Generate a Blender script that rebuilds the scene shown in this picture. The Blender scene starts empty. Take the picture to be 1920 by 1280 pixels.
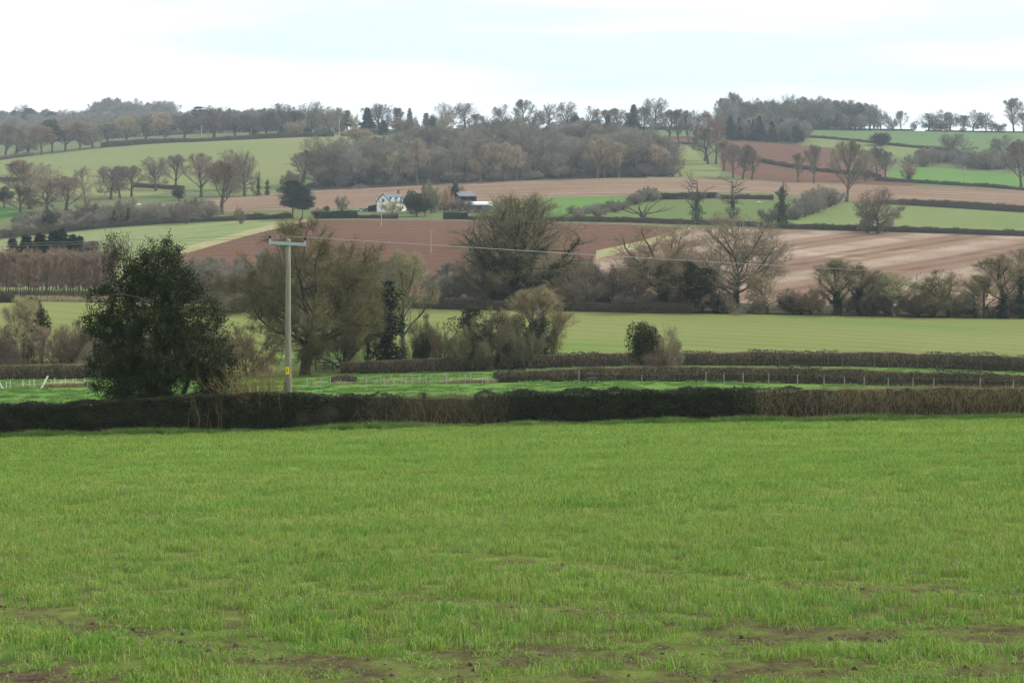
import bpy, math, random
import numpy as np
from mathutils import Vector, Matrix
from mathutils.geometry import delaunay_2d_cdt

scene = bpy.context.scene
COL = scene.collection
R = math.radians

# ------------------------------------------------------------------ camera, sky, sun, exposure
F, CX, YH = 2800.0, 960.0, 360.0          # focal length in photo pixels, principal column, eye-level row
cam_data = bpy.data.cameras.new("camera")
cam = bpy.data.objects.new("camera", cam_data)
COL.objects.link(cam)
cam.location = (0, 0, 0)
cam.rotation_euler = (R(90), 0, 0)
cam_data.sensor_width = 36.0
cam_data.lens = F / 1920.0 * 36.0
cam_data.shift_y = -(640.0 - YH) / 1920.0
cam_data.clip_start = 0.1
cam_data.clip_end = 9000.0
scene.camera = cam

HAZE = 0.00014
SUN_EL, SUN_AZ = 42.0, 78.0               # azimuth from +Y (view direction) towards +X
world = bpy.data.worlds.new("World")
scene.world = world
world.use_nodes = True
wt = world.node_tree
wt.nodes.clear()
w_out = wt.nodes.new("ShaderNodeOutputWorld")
w_bg = wt.nodes.new("ShaderNodeBackground")
w_bg.inputs["Strength"].default_value = 0.12
w_sky = wt.nodes.new("ShaderNodeTexSky")
w_sky.sky_type = 'NISHITA'
w_sky.sun_disc = False
w_sky.sun_elevation = R(SUN_EL)
w_sky.sun_rotation = R(SUN_AZ)
w_tc = wt.nodes.new("ShaderNodeTexCoord")
w_map = wt.nodes.new("ShaderNodeMapping")
w_map.inputs["Scale"].default_value = (1.6, 1.6, 17.0)
w_map.inputs["Location"].default_value = (3.1, 0.4, 1.15)
w_n = wt.nodes.new("ShaderNodeTexNoise")
w_n.inputs["Scale"].default_value = 1.3
w_n.inputs["Detail"].default_value = 5.0
w_n.inputs["Roughness"].default_value = 0.5
w_r = wt.nodes.new("ShaderNodeMapRange")
w_r.inputs["From Min"].default_value = 0.43
w_r.inputs["From Max"].default_value = 0.70
w_r.inputs["To Min"].default_value = 0.80
w_r.inputs["To Max"].default_value = 1.0
w_cl = wt.nodes.new("ShaderNodeMix")
w_cl.data_type = 'RGBA'
w_cl.inputs[6].default_value = (4.3, 5.35, 5.75, 1)     # thin high cloud
w_cl.inputs[7].default_value = (7.5, 7.7, 7.9, 1)      # thicker bright cloud
w_mix = wt.nodes.new("ShaderNodeMix")
w_mix.data_type = 'RGBA'
w_mix.inputs[0].default_value = 0.90
wt.links.new(w_tc.outputs["Generated"], w_map.inputs["Vector"])
wt.links.new(w_map.outputs["Vector"], w_n.inputs["Vector"])
wt.links.new(w_n.outputs["Fac"], w_r.inputs["Value"])
w_r.inputs["To Min"].default_value = 0.0
wt.links.new(w_r.outputs["Result"], w_cl.inputs[0])
wt.links.new(w_sky.outputs["Color"], w_mix.inputs[6])
wt.links.new(w_cl.outputs[2], w_mix.inputs[7])
wt.links.new(w_mix.outputs[2], w_bg.inputs["Color"])
wt.links.new(w_bg.outputs["Background"], w_out.inputs["Surface"])

sun_data = bpy.data.lights.new("sun", 'SUN')
sun_data.energy = 2.0
sun_data.angle = R(10)
sun_data.color = (1.0, 0.95, 0.87)
sun = bpy.data.objects.new("sun", sun_data)
COL.objects.link(sun)
sd = Vector((math.sin(R(SUN_AZ)) * math.cos(R(SUN_EL)), math.cos(R(SUN_AZ)) * math.cos(R(SUN_EL)), math.sin(R(SUN_EL))))
sun.rotation_euler = sd.to_track_quat('Z', 'Y').to_euler()

scene.view_settings.view_transform = 'Standard'
scene.view_settings.look = 'None'
scene.view_settings.gamma = 1.0
scene.view_settings.use_curve_mapping = False
scene.view_settings.exposure = 0.86
scene.render.engine = 'CYCLES'
scene.cycles.max_bounces = 4
scene.cycles.diffuse_bounces = 2
scene.cycles.glossy_bounces = 2
scene.cycles.transmission_bounces = 2
scene.cycles.volume_bounces = 0
scene.cycles.transparent_max_bounces = 4
scene.cycles.use_denoising = True
scene.cycles.denoiser = 'OPENIMAGEDENOISE'
scene.cycles.denoising_input_passes = 'RGB_ALBEDO_NORMAL'
scene.cycles.denoising_prefilter = 'NONE'
scene.cycles.use_adaptive_sampling = True
scene.cycles.adaptive_threshold = 0.015

# ------------------------------------------------------------------ small helpers
def tag(o, label=None, cat=None, group=None, kind=None):
    if label: o['label'] = label
    if cat: o['category'] = cat
    if group: o['group'] = group
    if kind: o['kind'] = kind
    return o

def empty(name, loc=(0, 0, 0), rz=0.0):
    o = bpy.data.objects.new(name, None)
    o.empty_display_size = 0.5
    o.location = loc
    o.rotation_euler = (0, 0, rz)
    COL.objects.link(o)
    return o

def put(name, mesh, parent=None, loc=None, rz=0.0, color=None):
    o = bpy.data.objects.new(name, mesh)
    COL.objects.link(o)
    if parent is not None: o.parent = parent
    if loc is not None: o.location = loc
    if rz: o.rotation_euler = (0, 0, rz)
    if color is not None: o.color = (color[0], color[1], color[2], 1)
    return o

def unit(a):
    return a / np.maximum(np.linalg.norm(a, axis=-1, keepdims=True), 1e-9)

class MB:
    """Collects triangles and quads as numpy batches and turns them into one mesh."""
    def __init__(self):
        self.V, self.F, self.n = [], [], 0          # F: (array (m,k), material index, smooth)
    def add(self, V, Fa, mat=0, smooth=False):
        V = np.asarray(V, dtype=np.float64).reshape(-1, 3)
        Fa = np.asarray(Fa, dtype=np.int64)
        self.V.append(V)
        self.F.append((Fa + self.n, mat, smooth))
        self.n += len(V)
    def segs(self, P0, P1, R0, R1, k=4, mat=0, smooth=True):
        P0 = np.asarray(P0, float); P1 = np.asarray(P1, float)
        if len(P0) == 0: return
        R0 = np.asarray(R0, float)[:, None, None]; R1 = np.asarray(R1, float)[:, None, None]
        D = unit(P1 - P0)
        ref = np.where(np.abs(D[:, 2:3]) > 0.9, np.array([[1.0, 0, 0]]), np.array([[0, 0, 1.0]]))
        A = unit(np.cross(D, ref)); B = np.cross(D, A)
        an = np.arange(k) * 2 * math.pi / k
        ring = A[:, None, :] * np.cos(an)[None, :, None] + B[:, None, :] * np.sin(an)[None, :, None]
        v = np.concatenate([P0[:, None, :] + ring * R0, P1[:, None, :] + ring * R1], axis=1)
        m = len(P0)
        i = np.arange(k); j = (i + 1) % k
        f = np.stack([i, i + k, j + k, j], axis=1)
        self.add(v, (f[None] + (np.arange(m) * 2 * k)[:, None, None]).reshape(-1, 4), mat, smooth)
    def spikes(self, P0, P1, Rb, mat=0, k=3):
        P0 = np.asarray(P0, float); P1 = np.asarray(P1, float)
        if len(P0) == 0: return
        Rb = (np.zeros(len(P0)) + Rb)[:, None, None]
        D = unit(P1 - P0)
        ref = np.where(np.abs(D[:, 2:3]) > 0.9, np.array([[1.0, 0, 0]]), np.array([[0, 0, 1.0]]))
        A = unit(np.cross(D, ref)); B = np.cross(D, A)
        an = np.arange(k) * 2 * math.pi / k
        ring = A[:, None, :] * np.cos(an)[None, :, None] + B[:, None, :] * np.sin(an)[None, :, None]
        v = np.concatenate([P0[:, None, :] + ring * Rb, P1[:, None, :]], axis=1)
        i = np.arange(k); j = (i + 1) % k
        f = np.stack([i, j, np.full(k, k)], axis=1)
        self.add(v, (f[None] + (np.arange(len(P0)) * (k + 1))[:, None, None]).reshape(-1, 3), mat, False)
    def leaves(self, C, size, rng, mat=0, aspect=0.6, up=0.0):
        C = np.asarray(C, float)
        n = len(C)
        if n == 0: return
        a = unit(rng.normal(size=(n, 3)) + np.array([0, 0, -0.2]))
        nn = rng.normal(size=(n, 3)) + np.array([0, 0, up])
        b = unit(np.cross(nn, a))
        s = (np.zeros(n) + size)[:, None] * rng.uniform(0.7, 1.3, (n, 1))
        nrm = np.cross(a, b)
        v = np.stack([C, C + a * s * .5 + b * s * aspect * .5 + nrm * s * .12, C + a * s, C + a * s * .5 - b * s * aspect * .5 + nrm * s * .12], axis=1)
        f = np.arange(n * 4).reshape(n, 4)
        t = np.concatenate([f[:, [0, 1, 2]], f[:, [0, 2, 3]]])
        self.add(v, t, mat, False)
    def box(self, c, s, mat=0, rz=0.0, rx=0.0, ry=0.0, top=1.0):
        hx, hy, hz = s[0] / 2, s[1] / 2, s[2] / 2
        v = np.array([(-hx, -hy, -hz), (hx, -hy, -hz), (hx, hy, -hz), (-hx, hy, -hz),
                      (-hx * top, -hy * top, hz), (hx * top, -hy * top, hz), (hx * top, hy * top, hz), (-hx * top, hy * top, hz)])
        if rz or rx or ry:
            M = np.array(Matrix.Rotation(rz, 3, 'Z') @ Matrix.Rotation(ry, 3, 'Y') @ Matrix.Rotation(rx, 3, 'X'))
            v = v @ M.T
        v = v + np.array(c)
        self.add(v, [(0, 3, 2, 1), (4, 5, 6, 7), (0, 1, 5, 4), (1, 2, 6, 5), (2, 3, 7, 6), (3, 0, 4, 7)], mat)
    def tube(self, pts, rad, k=8, mat=0, caps=True, smooth=True):
        pts = np.asarray(pts, float)
        rad = np.zeros(len(pts)) + rad
        T = unit(np.gradient(pts, axis=0))
        ref = np.array([0, 0, 1.0]) if abs(T[0][2]) < 0.9 else np.array([1.0, 0, 0])
        A = unit(np.cross(T, ref)); B = np.cross(T, A)
        an = np.arange(k) * 2 * math.pi / k
        v = pts[:, None, :] + rad[:, None, None] * (A[:, None, :] * np.cos(an)[None, :, None] + B[:, None, :] * np.sin(an)[None, :, None])
        n = len(pts)
        f = []
        for a in range(n - 1):
            for i in range(k):
                j = (i + 1) % k
                f.append((a * k + i, a * k + j, (a + 1) * k + j, (a + 1) * k + i))
        base = self.n
        self.add(v, f, mat, smooth)
        if caps:
            for a in (0, n - 1):
                c = self.n
                self.V.append(pts[a][None]); self.n += 1
                self.F.append((np.array([(base + a * k + i, base + a * k + (i + 1) % k, c) for i in range(k)]), mat, False))
    def prism(self, prof, y0, y1, mat=0, axis='y'):
        """A profile of (x, z) points drawn out along y (or along x with the profile in y, z)."""
        n = len(prof)
        if axis == 'y':
            v = [(p[0], y0, p[1]) for p in prof] + [(p[0], y1, p[1]) for p in prof]
        else:
            v = [(y0, p[0], p[1]) for p in prof] + [(y1, p[0], p[1]) for p in prof]
        self.add(v, [(i, (i + 1) % n, n + (i + 1) % n, n + i) for i in range(n)], mat)
        b = self.n - 2 * n
        self.F.append((np.array([list(range(b, b + n))]), mat, False))
        self.F.append((np.array([list(range(b + 2 * n - 1, b + n - 1, -1))]), mat, False))
    def mesh(self, name, mats):
        V = np.concatenate(self.V) if self.V else np.zeros((0, 3))
        me = bpy.data.meshes.new(name)
        sizes, mi, sm, loops = [], [], [], []
        for Fa, m, s in self.F:
            loops.append(Fa.ravel()); k = len(Fa)
            sizes.append(np.full(k, Fa.shape[1])); mi.append(np.full(k, m)); sm.append(np.full(k, s))
        loops = np.concatenate(loops); sizes = np.concatenate(sizes)
        me.vertices.add(len(V)); me.vertices.foreach_set("co", V.astype(np.float32).ravel())
        me.loops.add(len(loops)); me.loops.foreach_set("vertex_index", loops.astype(np.int32))
        me.polygons.add(len(sizes))
        me.polygons.foreach_set("loop_start", np.concatenate([[0], np.cumsum(sizes)[:-1]]).astype(np.int32))
        me.polygons.foreach_set("material_index", np.concatenate(mi).astype(np.int32))
        me.polygons.foreach_set("use_smooth", np.concatenate(sm).astype(bool))
        me.update(calc_edges=True)
        for m in (mats if isinstance(mats, (list, tuple)) else [mats]): me.materials.append(m)
        return me

# ------------------------------------------------------------------ the lie of the land
PXN = np.array([-1500, -500, 0, 400, 800, 1200, 1600, 1920, 2500, 3400], float)
STN = [   # distance from the viewpoint : row of the ground seen there, by column
    (11.2, [1280] * 10),
    (80,  [850, 834, 820, 812, 801, 794, 788, 785, 780, 775]),
    (150, [735, 730, 727, 722, 717, 712, 720, 731, 748, 770]),
    (190, [715, 712, 711, 706, 698, 684, 685, 696, 715, 735]),
    (270, [555, 558, 563, 570, 578, 586, 592, 598, 608, 620]),
    (360, [545, 547, 551, 549, 549, 553, 556, 560, 566, 575]),
    (480, [490, 490, 488, 470, 466, 478, 484, 492, 500, 510]),
    (600, [460, 455, 449, 419, 412, 419, 431, 441, 458, 475]),
    (660, [440, 435, 430, 406, 397, 402, 405, 420, 440, 455]),
    (720, [415, 410, 404, 392, 383, 369, 378, 393, 413, 430]),
    (860, [340, 340, 343, 369, 346, 332, 344, 354, 372, 390]),
    (1000, [322, 320, 318, 318, 306, 302, 314, 327, 340, 350]),
    (1200, [312, 306, 300, 265, 254, 260, 269, 289, 300, 310]),
    (1350, [300, 292, 284, 250, 240, 240, 242, 247, 254, 262]),
    (1500, [290, 284, 278, 247, 241, 246, 250, 255, 262, 270]),
    (2300, [240, 240, 240, 242, 262, 285, 290, 292, 294, 296]),
    (3600, [300] * 10),
]
PG = np.arange(-1500, 3401, 10.0)
YG = np.exp(np.linspace(math.log(11.2), math.log(3600), 700))
def _build_land():
    ys = np.array([s[0] for s in STN], float)
    rows = np.array([np.interp(PG, PXN, s[1]) for s in STN]).T          # (npx, nst)
    k = np.exp(-0.5 * (np.arange(-24, 25) / 8.0) ** 2); k /= k.sum()
    pad = np.pad(rows, ((24, 24), (0, 0)), mode='edge')
    rows = np.stack([np.convolve(pad[:, i], k, mode='valid') for i in range(rows.shape[1])], axis=1)
    w = 1.0 / YG
    rr = np.stack([np.interp(-w, -1.0 / ys, rows[i]) for i in range(len(PG))])
    z = -(rr - YH) / F * YG[None, :]
    kk = np.exp(-0.5 * (np.arange(-6, 7) / 2.2) ** 2); kk /= kk.sum()
    zp = np.pad(z, ((0, 0), (6, 6)), mode='reflect', reflect_type='odd')
    return np.stack([np.convolve(zp[i], kk, mode='valid') for i in range(len(PG))])
ZG = _build_land()
RG = YH - F * ZG / YG[None, :]
LY0, LYD = math.log(YG[0]), math.log(YG[1]) - math.log(YG[0])

def zat(x, y):
    x = np.asarray(x, float); y = np.asarray(y, float)
    yc = np.clip(y, YG[0], YG[-1])
    px = np.clip(CX + F * x / np.maximum(yc, 40.0 * 0 + yc), PG[0], PG[-1])
    a = (px - PG[0]) / 10.0; i = np.clip(a.astype(int), 0, len(PG) - 2); fa = a - i
    b = (np.log(yc) - LY0) / LYD; j = np.clip(b.astype(int), 0, len(YG) - 2); fb = b - j
    z = (ZG[i, j] * (1 - fa) + ZG[i + 1, j] * fa) * (1 - fb) + (ZG[i, j + 1] * (1 - fa) + ZG[i + 1, j + 1] * fa) * fb
    return z + np.where(y < YG[0], (YG[0] - y) * 0.128, 0.0)

def dist_of(px, row):
    """How far away the ground is that shows at this column and row."""
    a = min(max((px - PG[0]) / 10.0, 0), len(PG) - 2); i = int(a); f = a - i
    r = RG[i] * (1 - f) + RG[i + 1] * f
    k = int(np.argmax(r <= row)) if (r <= row).any() else int(np.argmin(r[:600]))
    if k == 0:
        s = (row - YH) / F                       # nearer than the first station
        z0 = ZG[i, 0]
        return max(1.5, (-(z0) - 0.128 * YG[0]) / max(s - 0.128, 0.05)) if row > r[0] else YG[0]
    t = (r[k - 1] - row) / max(r[k - 1] - r[k], 1e-9)
    t = min(max(t, 0), 1)
    return YG[k - 1] * (1 - t) + YG[k] * t

def at(px, row=None, Y=None, lift=0.0):
    if Y is None: Y = dist_of(px, row)
    x = (px - CX) / F * Y
    return Vector((x, Y, float(zat(x, Y)) + lift))
def air(px, row, Y):
    return Vector(((px - CX) / F * Y, Y, -(row - YH) / F * Y))
def ground_row(px, Y):
    p = at(px, Y=Y)
    return YH - F * p.z / Y

# ------------------------------------------------------------------ materials
def nt(name):
    m = bpy.data.materials.new(name)
    m.use_nodes = True
    t = m.node_tree
    b = t.nodes["Principled BSDF"]
    b.inputs["Roughness"].default_value = 0.9
    b.inputs["Specular IOR Level"].default_value = 0.15
    return m, t, b
def nd(t, typ, **kw):
    n = t.nodes.new(typ)
    for k, v in kw.items():
        if k.startswith('i_'): n.inputs[int(k[2:]) if k[2:].isdigit() else k[2:].replace('_', ' ')].default_value = v
        else: setattr(n, k, v)
    return n
def c4(c): return (c[0], c[1], c[2], 1.0)
def mixc(t, fac, a, b, mode='MIX'):
    n = t.nodes.new("ShaderNodeMix"); n.data_type = 'RGBA'; n.blend_type = mode
    for s, v in ((0, fac), (6, a), (7, b)):
        if isinstance(v, bpy.types.NodeSocket): t.links.new(v, n.inputs[s])
        elif s == 0: n.inputs[0].default_value = v
        else: n.inputs[s].default_value = c4(v)
    return n.outputs[2]
def mth(t, op, a, b=None, clamp=False):
    n = t.nodes.new("ShaderNodeMath"); n.operation = op; n.use_clamp = clamp
    for s, v in ((0, a), (1, b)):
        if v is None: continue
        if isinstance(v, bpy.types.NodeSocket): t.links.new(v, n.inputs[s])
        else: n.inputs[s].default_value = v
    return n.outputs[0]
def noise(t, vec, scale, detail=4.0, rough=0.55, lo=0.35, hi=0.65, dist=0.0):
    n = t.nodes.new("ShaderNodeTexNoise")
    n.inputs["Scale"].default_value = scale; n.inputs["Detail"].default_value = detail
    n.inputs["Roughness"].default_value = rough; n.inputs["Distortion"].default_value = dist
    t.links.new(vec, n.inputs["Vector"])
    r = t.nodes.new("ShaderNodeMapRange")
    r.inputs["From Min"].default_value = lo; r.inputs["From Max"].default_value = hi
    t.links.new(n.outputs["Fac"], r.inputs["Value"])
    return r.outputs["Result"]
def mapped(t, vec, rz=0.0, scale=(1, 1, 1), loc=(0, 0, 0)):
    n = t.nodes.new("ShaderNodeMapping")
    n.inputs["Rotation"].default_value = (0, 0, rz); n.inputs["Scale"].default_value = scale; n.inputs["Location"].default_value = loc
    t.links.new(vec, n.inputs["Vector"])
    return n.outputs["Vector"]

def field_mat(name, c1, c2, big=0.02, fine=None, fine_scale=0.6, rows=None, rows2=None, bump=0.3, patch=None):
    """Ground cover: two tones in large patches, a fine mottle, and drilled or worked rows of their own soil/crop colour.
    rows = (angle, spacing m, colour, amount, wander)."""
    m, t, b = nt(name)
    b.inputs["Specular IOR Level"].default_value = 0.0
    pos = nd(t, "ShaderNodeNewGeometry").outputs["Position"]
    col = mixc(t, noise(t, pos, big, 5.0), c1, c2)
    if patch:                                                    # (colour, scale, lo, hi)
        col = mixc(t, noise(t, pos, patch[1], 6.0, 0.6, patch[2], patch[3], 1.0), col, patch[0])
    for rw in (rows, rows2):
        if not rw: continue
        ang, sp, rc, amt, wander = rw
        v = mapped(t, pos, -ang)
        wv = nd(t, "ShaderNodeTexWave", wave_type='BANDS', bands_direction='Y')
        wv.inputs["Scale"].default_value = 0.314 / sp
        wv.inputs["Distortion"].default_value = wander
        wv.inputs["Detail"].default_value = 3.0
        wv.inputs["Detail Scale"].default_value = 0.6
        t.links.new(v, wv.inputs["Vector"])
        streak = noise(t, mapped(t, pos, -ang, (0.02, 1.0, 1.0)), 0.55 / sp, 4.0, 0.6, 0.36, 0.62)
        f = mth(t, 'MULTIPLY', mth(t, 'POWER', wv.outputs["Fac"], 1.6), amt)
        f = mth(t, 'MULTIPLY', f, mth(t, 'MULTIPLY_ADD', streak, 0.8))
        col = mixc(t, mth(t, 'MULTIPLY', f, noise(t, pos, 0.05, 3.0, 0.5, 0.2, 0.55)), col, rc)
    if fine:
        col = mixc(t, mth(t, 'MULTIPLY', noise(t, pos, fine_scale, 6.0, 0.7, 0.40, 0.68), fine[1]), col, fine[0])
    t.links.new(col, b.inputs["Base Color"])
    bp = nd(t, "ShaderNodeBump"); bp.inputs["Strength"].default_value = bump; bp.inputs["Distance"].default_value = 0.3
    t.links.new(noise(t, pos, fine_scale, 6.0, 0.7, 0.2, 0.8), bp.inputs["Height"])
    t.links.new(bp.outputs["Normal"], b.inputs["Normal"])
    return m

def plain(name, c, rough=0.8, spec=0.2, var=0.12, scale=3.0, metal=0.0):
    m, t, b = nt(name)
    tc = nd(t, "ShaderNodeTexCoord").outputs["Object"]
    d = tuple(max(0, x * (1 - 2 * var)) for x in c); u = tuple(x * (1 + var) for x in c)
    t.links.new(mixc(t, noise(t, tc, scale, 6.0, 0.6, 0.3, 0.7), d, u), b.inputs["Base Color"])
    b.inputs["Roughness"].default_value = rough; b.inputs["Specular IOR Level"].default_value = spec; b.inputs["Metallic"].default_value = metal
    return m

def plant_mat(name, c1, c2, rough=0.75, spec=0.15, posvar=0.25, scale=0.25, trans=0.0, bands=None):
    """Twigs, bark and leaves: two tones spread over the plant, tinted by each plant's own colour and lot."""
    m, t, b = nt(name)
    oi = nd(t, "ShaderNodeObjectInfo")
    pos = nd(t, "ShaderNodeNewGeometry").outputs["Position"]
    col = mixc(t, noise(t, pos, scale, 5.0, 0.65, 0.3, 0.7), c1, c2)
    if bands:                                                    # drill bouts and thin hungry strips across the field
        col = mixc(t, noise(t, mapped(t, pos, R(6), (0.035, 0.42, 1)), 0.55, 5.0, 0.6, 0.44, 0.72), col, bands)
        col = mixc(t, mth(t, 'MULTIPLY', noise(t, mapped(t, pos, R(-4), (0.02, 1.0, 1)), 0.9, 3.0, 0.6, 0.5, 0.75), 0.45), col, (0.10, 0.20, 0.045))
    col = mixc(t, 1.0, col, oi.outputs["Color"], 'MULTIPLY')
    hv = nd(t, "ShaderNodeHueSaturation")
    h = mth(t, 'ADD', mth(t, 'MULTIPLY', oi.outputs["Random"], 0.04), 0.48)
    t.links.new(h, hv.inputs["Hue"])
    rn = nd(t, "ShaderNodeTexWhiteNoise", noise_dimensions='1D')
    t.links.new(oi.outputs["Random"], rn.inputs["W"])
    t.links.new(mth(t, 'ADD', mth(t, 'MULTIPLY', rn.outputs["Value"], 2 * posvar), 1.0 - posvar), hv.inputs["Value"])
    t.links.new(col, hv.inputs["Color"])
    t.links.new(hv.outputs["Color"], b.inputs["Base Color"])
    b.inputs["Roughness"].default_value = rough; b.inputs["Specular IOR Level"].default_value = spec
    if trans:                                                    # thin leaves let light through
        tl = nd(t, "ShaderNodeBsdfTranslucent"); t.links.new(hv.outputs["Color"], tl.inputs["Color"])
        mx = nd(t, "ShaderNodeMixShader"); mx.inputs[0].default_value = trans
        t.links.new(b.outputs[0], mx.inputs[1]); t.links.new(tl.outputs[0], mx.inputs[2])
        t.links.new(mx.outputs[0], t.nodes["Material Output"].inputs["Surface"])
    return m
# ------------------------------------------------------------------ fields: one triangulated land surface, split field by field
SOIL = (0.115, 0.068, 0.048)
M_crop = None
def crop_mat():
    m, t, b = nt("young_crop_ground")
    b.inputs["Specular IOR Level"].default_value = 0.0
    pos = nd(t, "ShaderNodeNewGeometry").outputs["Position"]
    at_ = nd(t, "ShaderNodeAttribute", attribute_name="bare")
    g = mixc(t, noise(t, pos, 0.09, 5.0), (0.125, 0.195, 0.038), (0.165, 0.230, 0.046))
    g = mixc(t, noise(t, mapped(t, pos, 0.10, (0.035, 0.55, 1)), 0.6, 4.0, 0.6, 0.45, 0.75), g, (0.205, 0.220, 0.060))
    s = mixc(t, noise(t, pos, 9.0, 6.0, 0.7), (0.045, 0.028, 0.019), (0.115, 0.078, 0.052))
    s = mixc(t, noise(t, pos, 30.0, 3.0, 0.5, 0.62, 0.72), s, (0.30, 0.25, 0.19))
    k = mth(t, 'MULTIPLY', at_.outputs["Fac"], 1.0)
    near = nd(t, "ShaderNodeSeparateXYZ"); t.links.new(pos, near.inputs[0])
    mr = nd(t, "ShaderNodeMapRange"); mr.inputs["From Min"].default_value = 14; mr.inputs["From Max"].default_value = 44
    mr.inputs["To Min"].default_value = 0.85; mr.inputs["To Max"].default_value = 0.0      # plants close over the soil further from the headland
    t.links.new(near.outputs["Y"], mr.inputs["Value"])
    k = mth(t, 'MAXIMUM', k, mth(t, 'MULTIPLY', mr.outputs["Result"], noise(t, pos, 2.2, 5.0, 0.6, 0.30, 0.60)))
    t.links.new(mixc(t, k, g, s), b.inputs["Base Color"])
    bp = nd(t, "ShaderNodeBump"); bp.inputs["Strength"].default_value = 0.7; bp.inputs["Distance"].default_value = 0.06
    t.links.new(noise(t, pos, 7.0, 8.0, 0.7, 0.2, 0.8), bp.inputs["Height"]); t.links.new(bp.outputs["Normal"], b.inputs["Normal"])
    return m

FM = dict(
    crop=crop_mat(),
    pasture=field_mat("lush_pasture", (0.112, 0.190, 0.046), (0.140, 0.215, 0.054), 0.06, ((0.075, 0.145, 0.034), 0.7), 0.5, bump=0.5),
    wheat=field_mat("thin_winter_wheat", (0.170, 0.194, 0.062), (0.205, 0.210, 0.080), 0.014, ((0.140, 0.150, 0.052), 0.4), 0.7,
                    (R(-28), 6.0, (0.120, 0.135, 0.048), 0.40, 1.5), patch=((0.120, 0.205, 0.052), 0.011, 0.54, 0.68)),
    rough=field_mat("rough_hill_grass", (0.120, 0.150, 0.062), (0.155, 0.160, 0.080), 0.02, ((0.080, 0.080, 0.040), 0.6), 0.25),
    wood=field_mat("woodland_floor", (0.075, 0.060, 0.042), (0.060, 0.062, 0.035), 0.05, ((0.040, 0.036, 0.024), 0.6), 0.4),
    plough=field_mat("red_brown_plough", (0.126, 0.067, 0.045), (0.152, 0.083, 0.056), 0.012, ((0.096, 0.050, 0.034), 0.5), 0.35,
                     (R(58), 9.0, (0.185, 0.105, 0.078), 0.4, 1.0), (R(4), 14.0, (0.115, 0.060, 0.045), 0.6, 1.5), bump=0.5),
    stubble=field_mat("maize_stubble", (0.235, 0.152, 0.104), (0.205, 0.126, 0.086), 0.012, ((0.140, 0.080, 0.058), 0.5), 0.6,
                      (R(54), 8.0, (0.125, 0.068, 0.050), 0.85, 0.6), (R(56), 30.0, (0.420, 0.325, 0.240), 0.65, 1.2), bump=0.5,
                      patch=((0.370, 0.275, 0.190), 0.011, 0.55, 0.62)),
    strip=field_mat("old_stubble", (0.245, 0.168, 0.112), (0.185, 0.114, 0.078), 0.016, ((0.140, 0.083, 0.057), 0.6), 0.5,
                    (R(3), 7.0, (0.175, 0.095, 0.065), 0.7, 3.0), (R(-2), 17.0, (0.360, 0.270, 0.180), 0.7, 3.0), bump=0.5),
    verge=field_mat("bleached_grass", (0.330, 0.290, 0.150), (0.250, 0.245, 0.110), 0.06, ((0.20, 0.17, 0.09), 0.5), 0.4),
    pale=field_mat("pale_ley", (0.170, 0.215, 0.075), (0.215, 0.220, 0.110), 0.012, ((0.140, 0.165, 0.065), 0.4), 0.3,
                   (R(48), 22.0, (0.270, 0.240, 0.145), 0.55, 1.5)),
    meadow=field_mat("tired_meadow", (0.150, 0.185, 0.066), (0.182, 0.198, 0.080), 0.02, ((0.120, 0.150, 0.055), 0.5), 0.3),
    paddock=field_mat("poached_paddock", (0.130, 0.160, 0.058), (0.110, 0.165, 0.050), 0.03, ((0.115, 0.095, 0.055), 0.6), 0.2),
    bright=field_mat("bright_ley", (0.096, 0.180, 0.048), (0.118, 0.195, 0.052), 0.02, ((0.08, 0.150, 0.04), 0.4), 0.2),
    hill=field_mat("hill_crop", (0.160, 0.195, 0.070), (0.200, 0.204, 0.086), 0.008, ((0.150, 0.160, 0.065), 0.35), 0.3,
                   (R(20), 30.0, (0.195, 0.170, 0.090), 0.5, 2.5)),
    hilltop=field_mat("hilltop_crop", (0.100, 0.165, 0.062), (0.130, 0.175, 0.072), 0.008, ((0.085, 0.135, 0.055), 0.4), 0.2,
                      (R(-8), 30.0, (0.115, 0.140, 0.075), 0.5, 2.0)),
)
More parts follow.
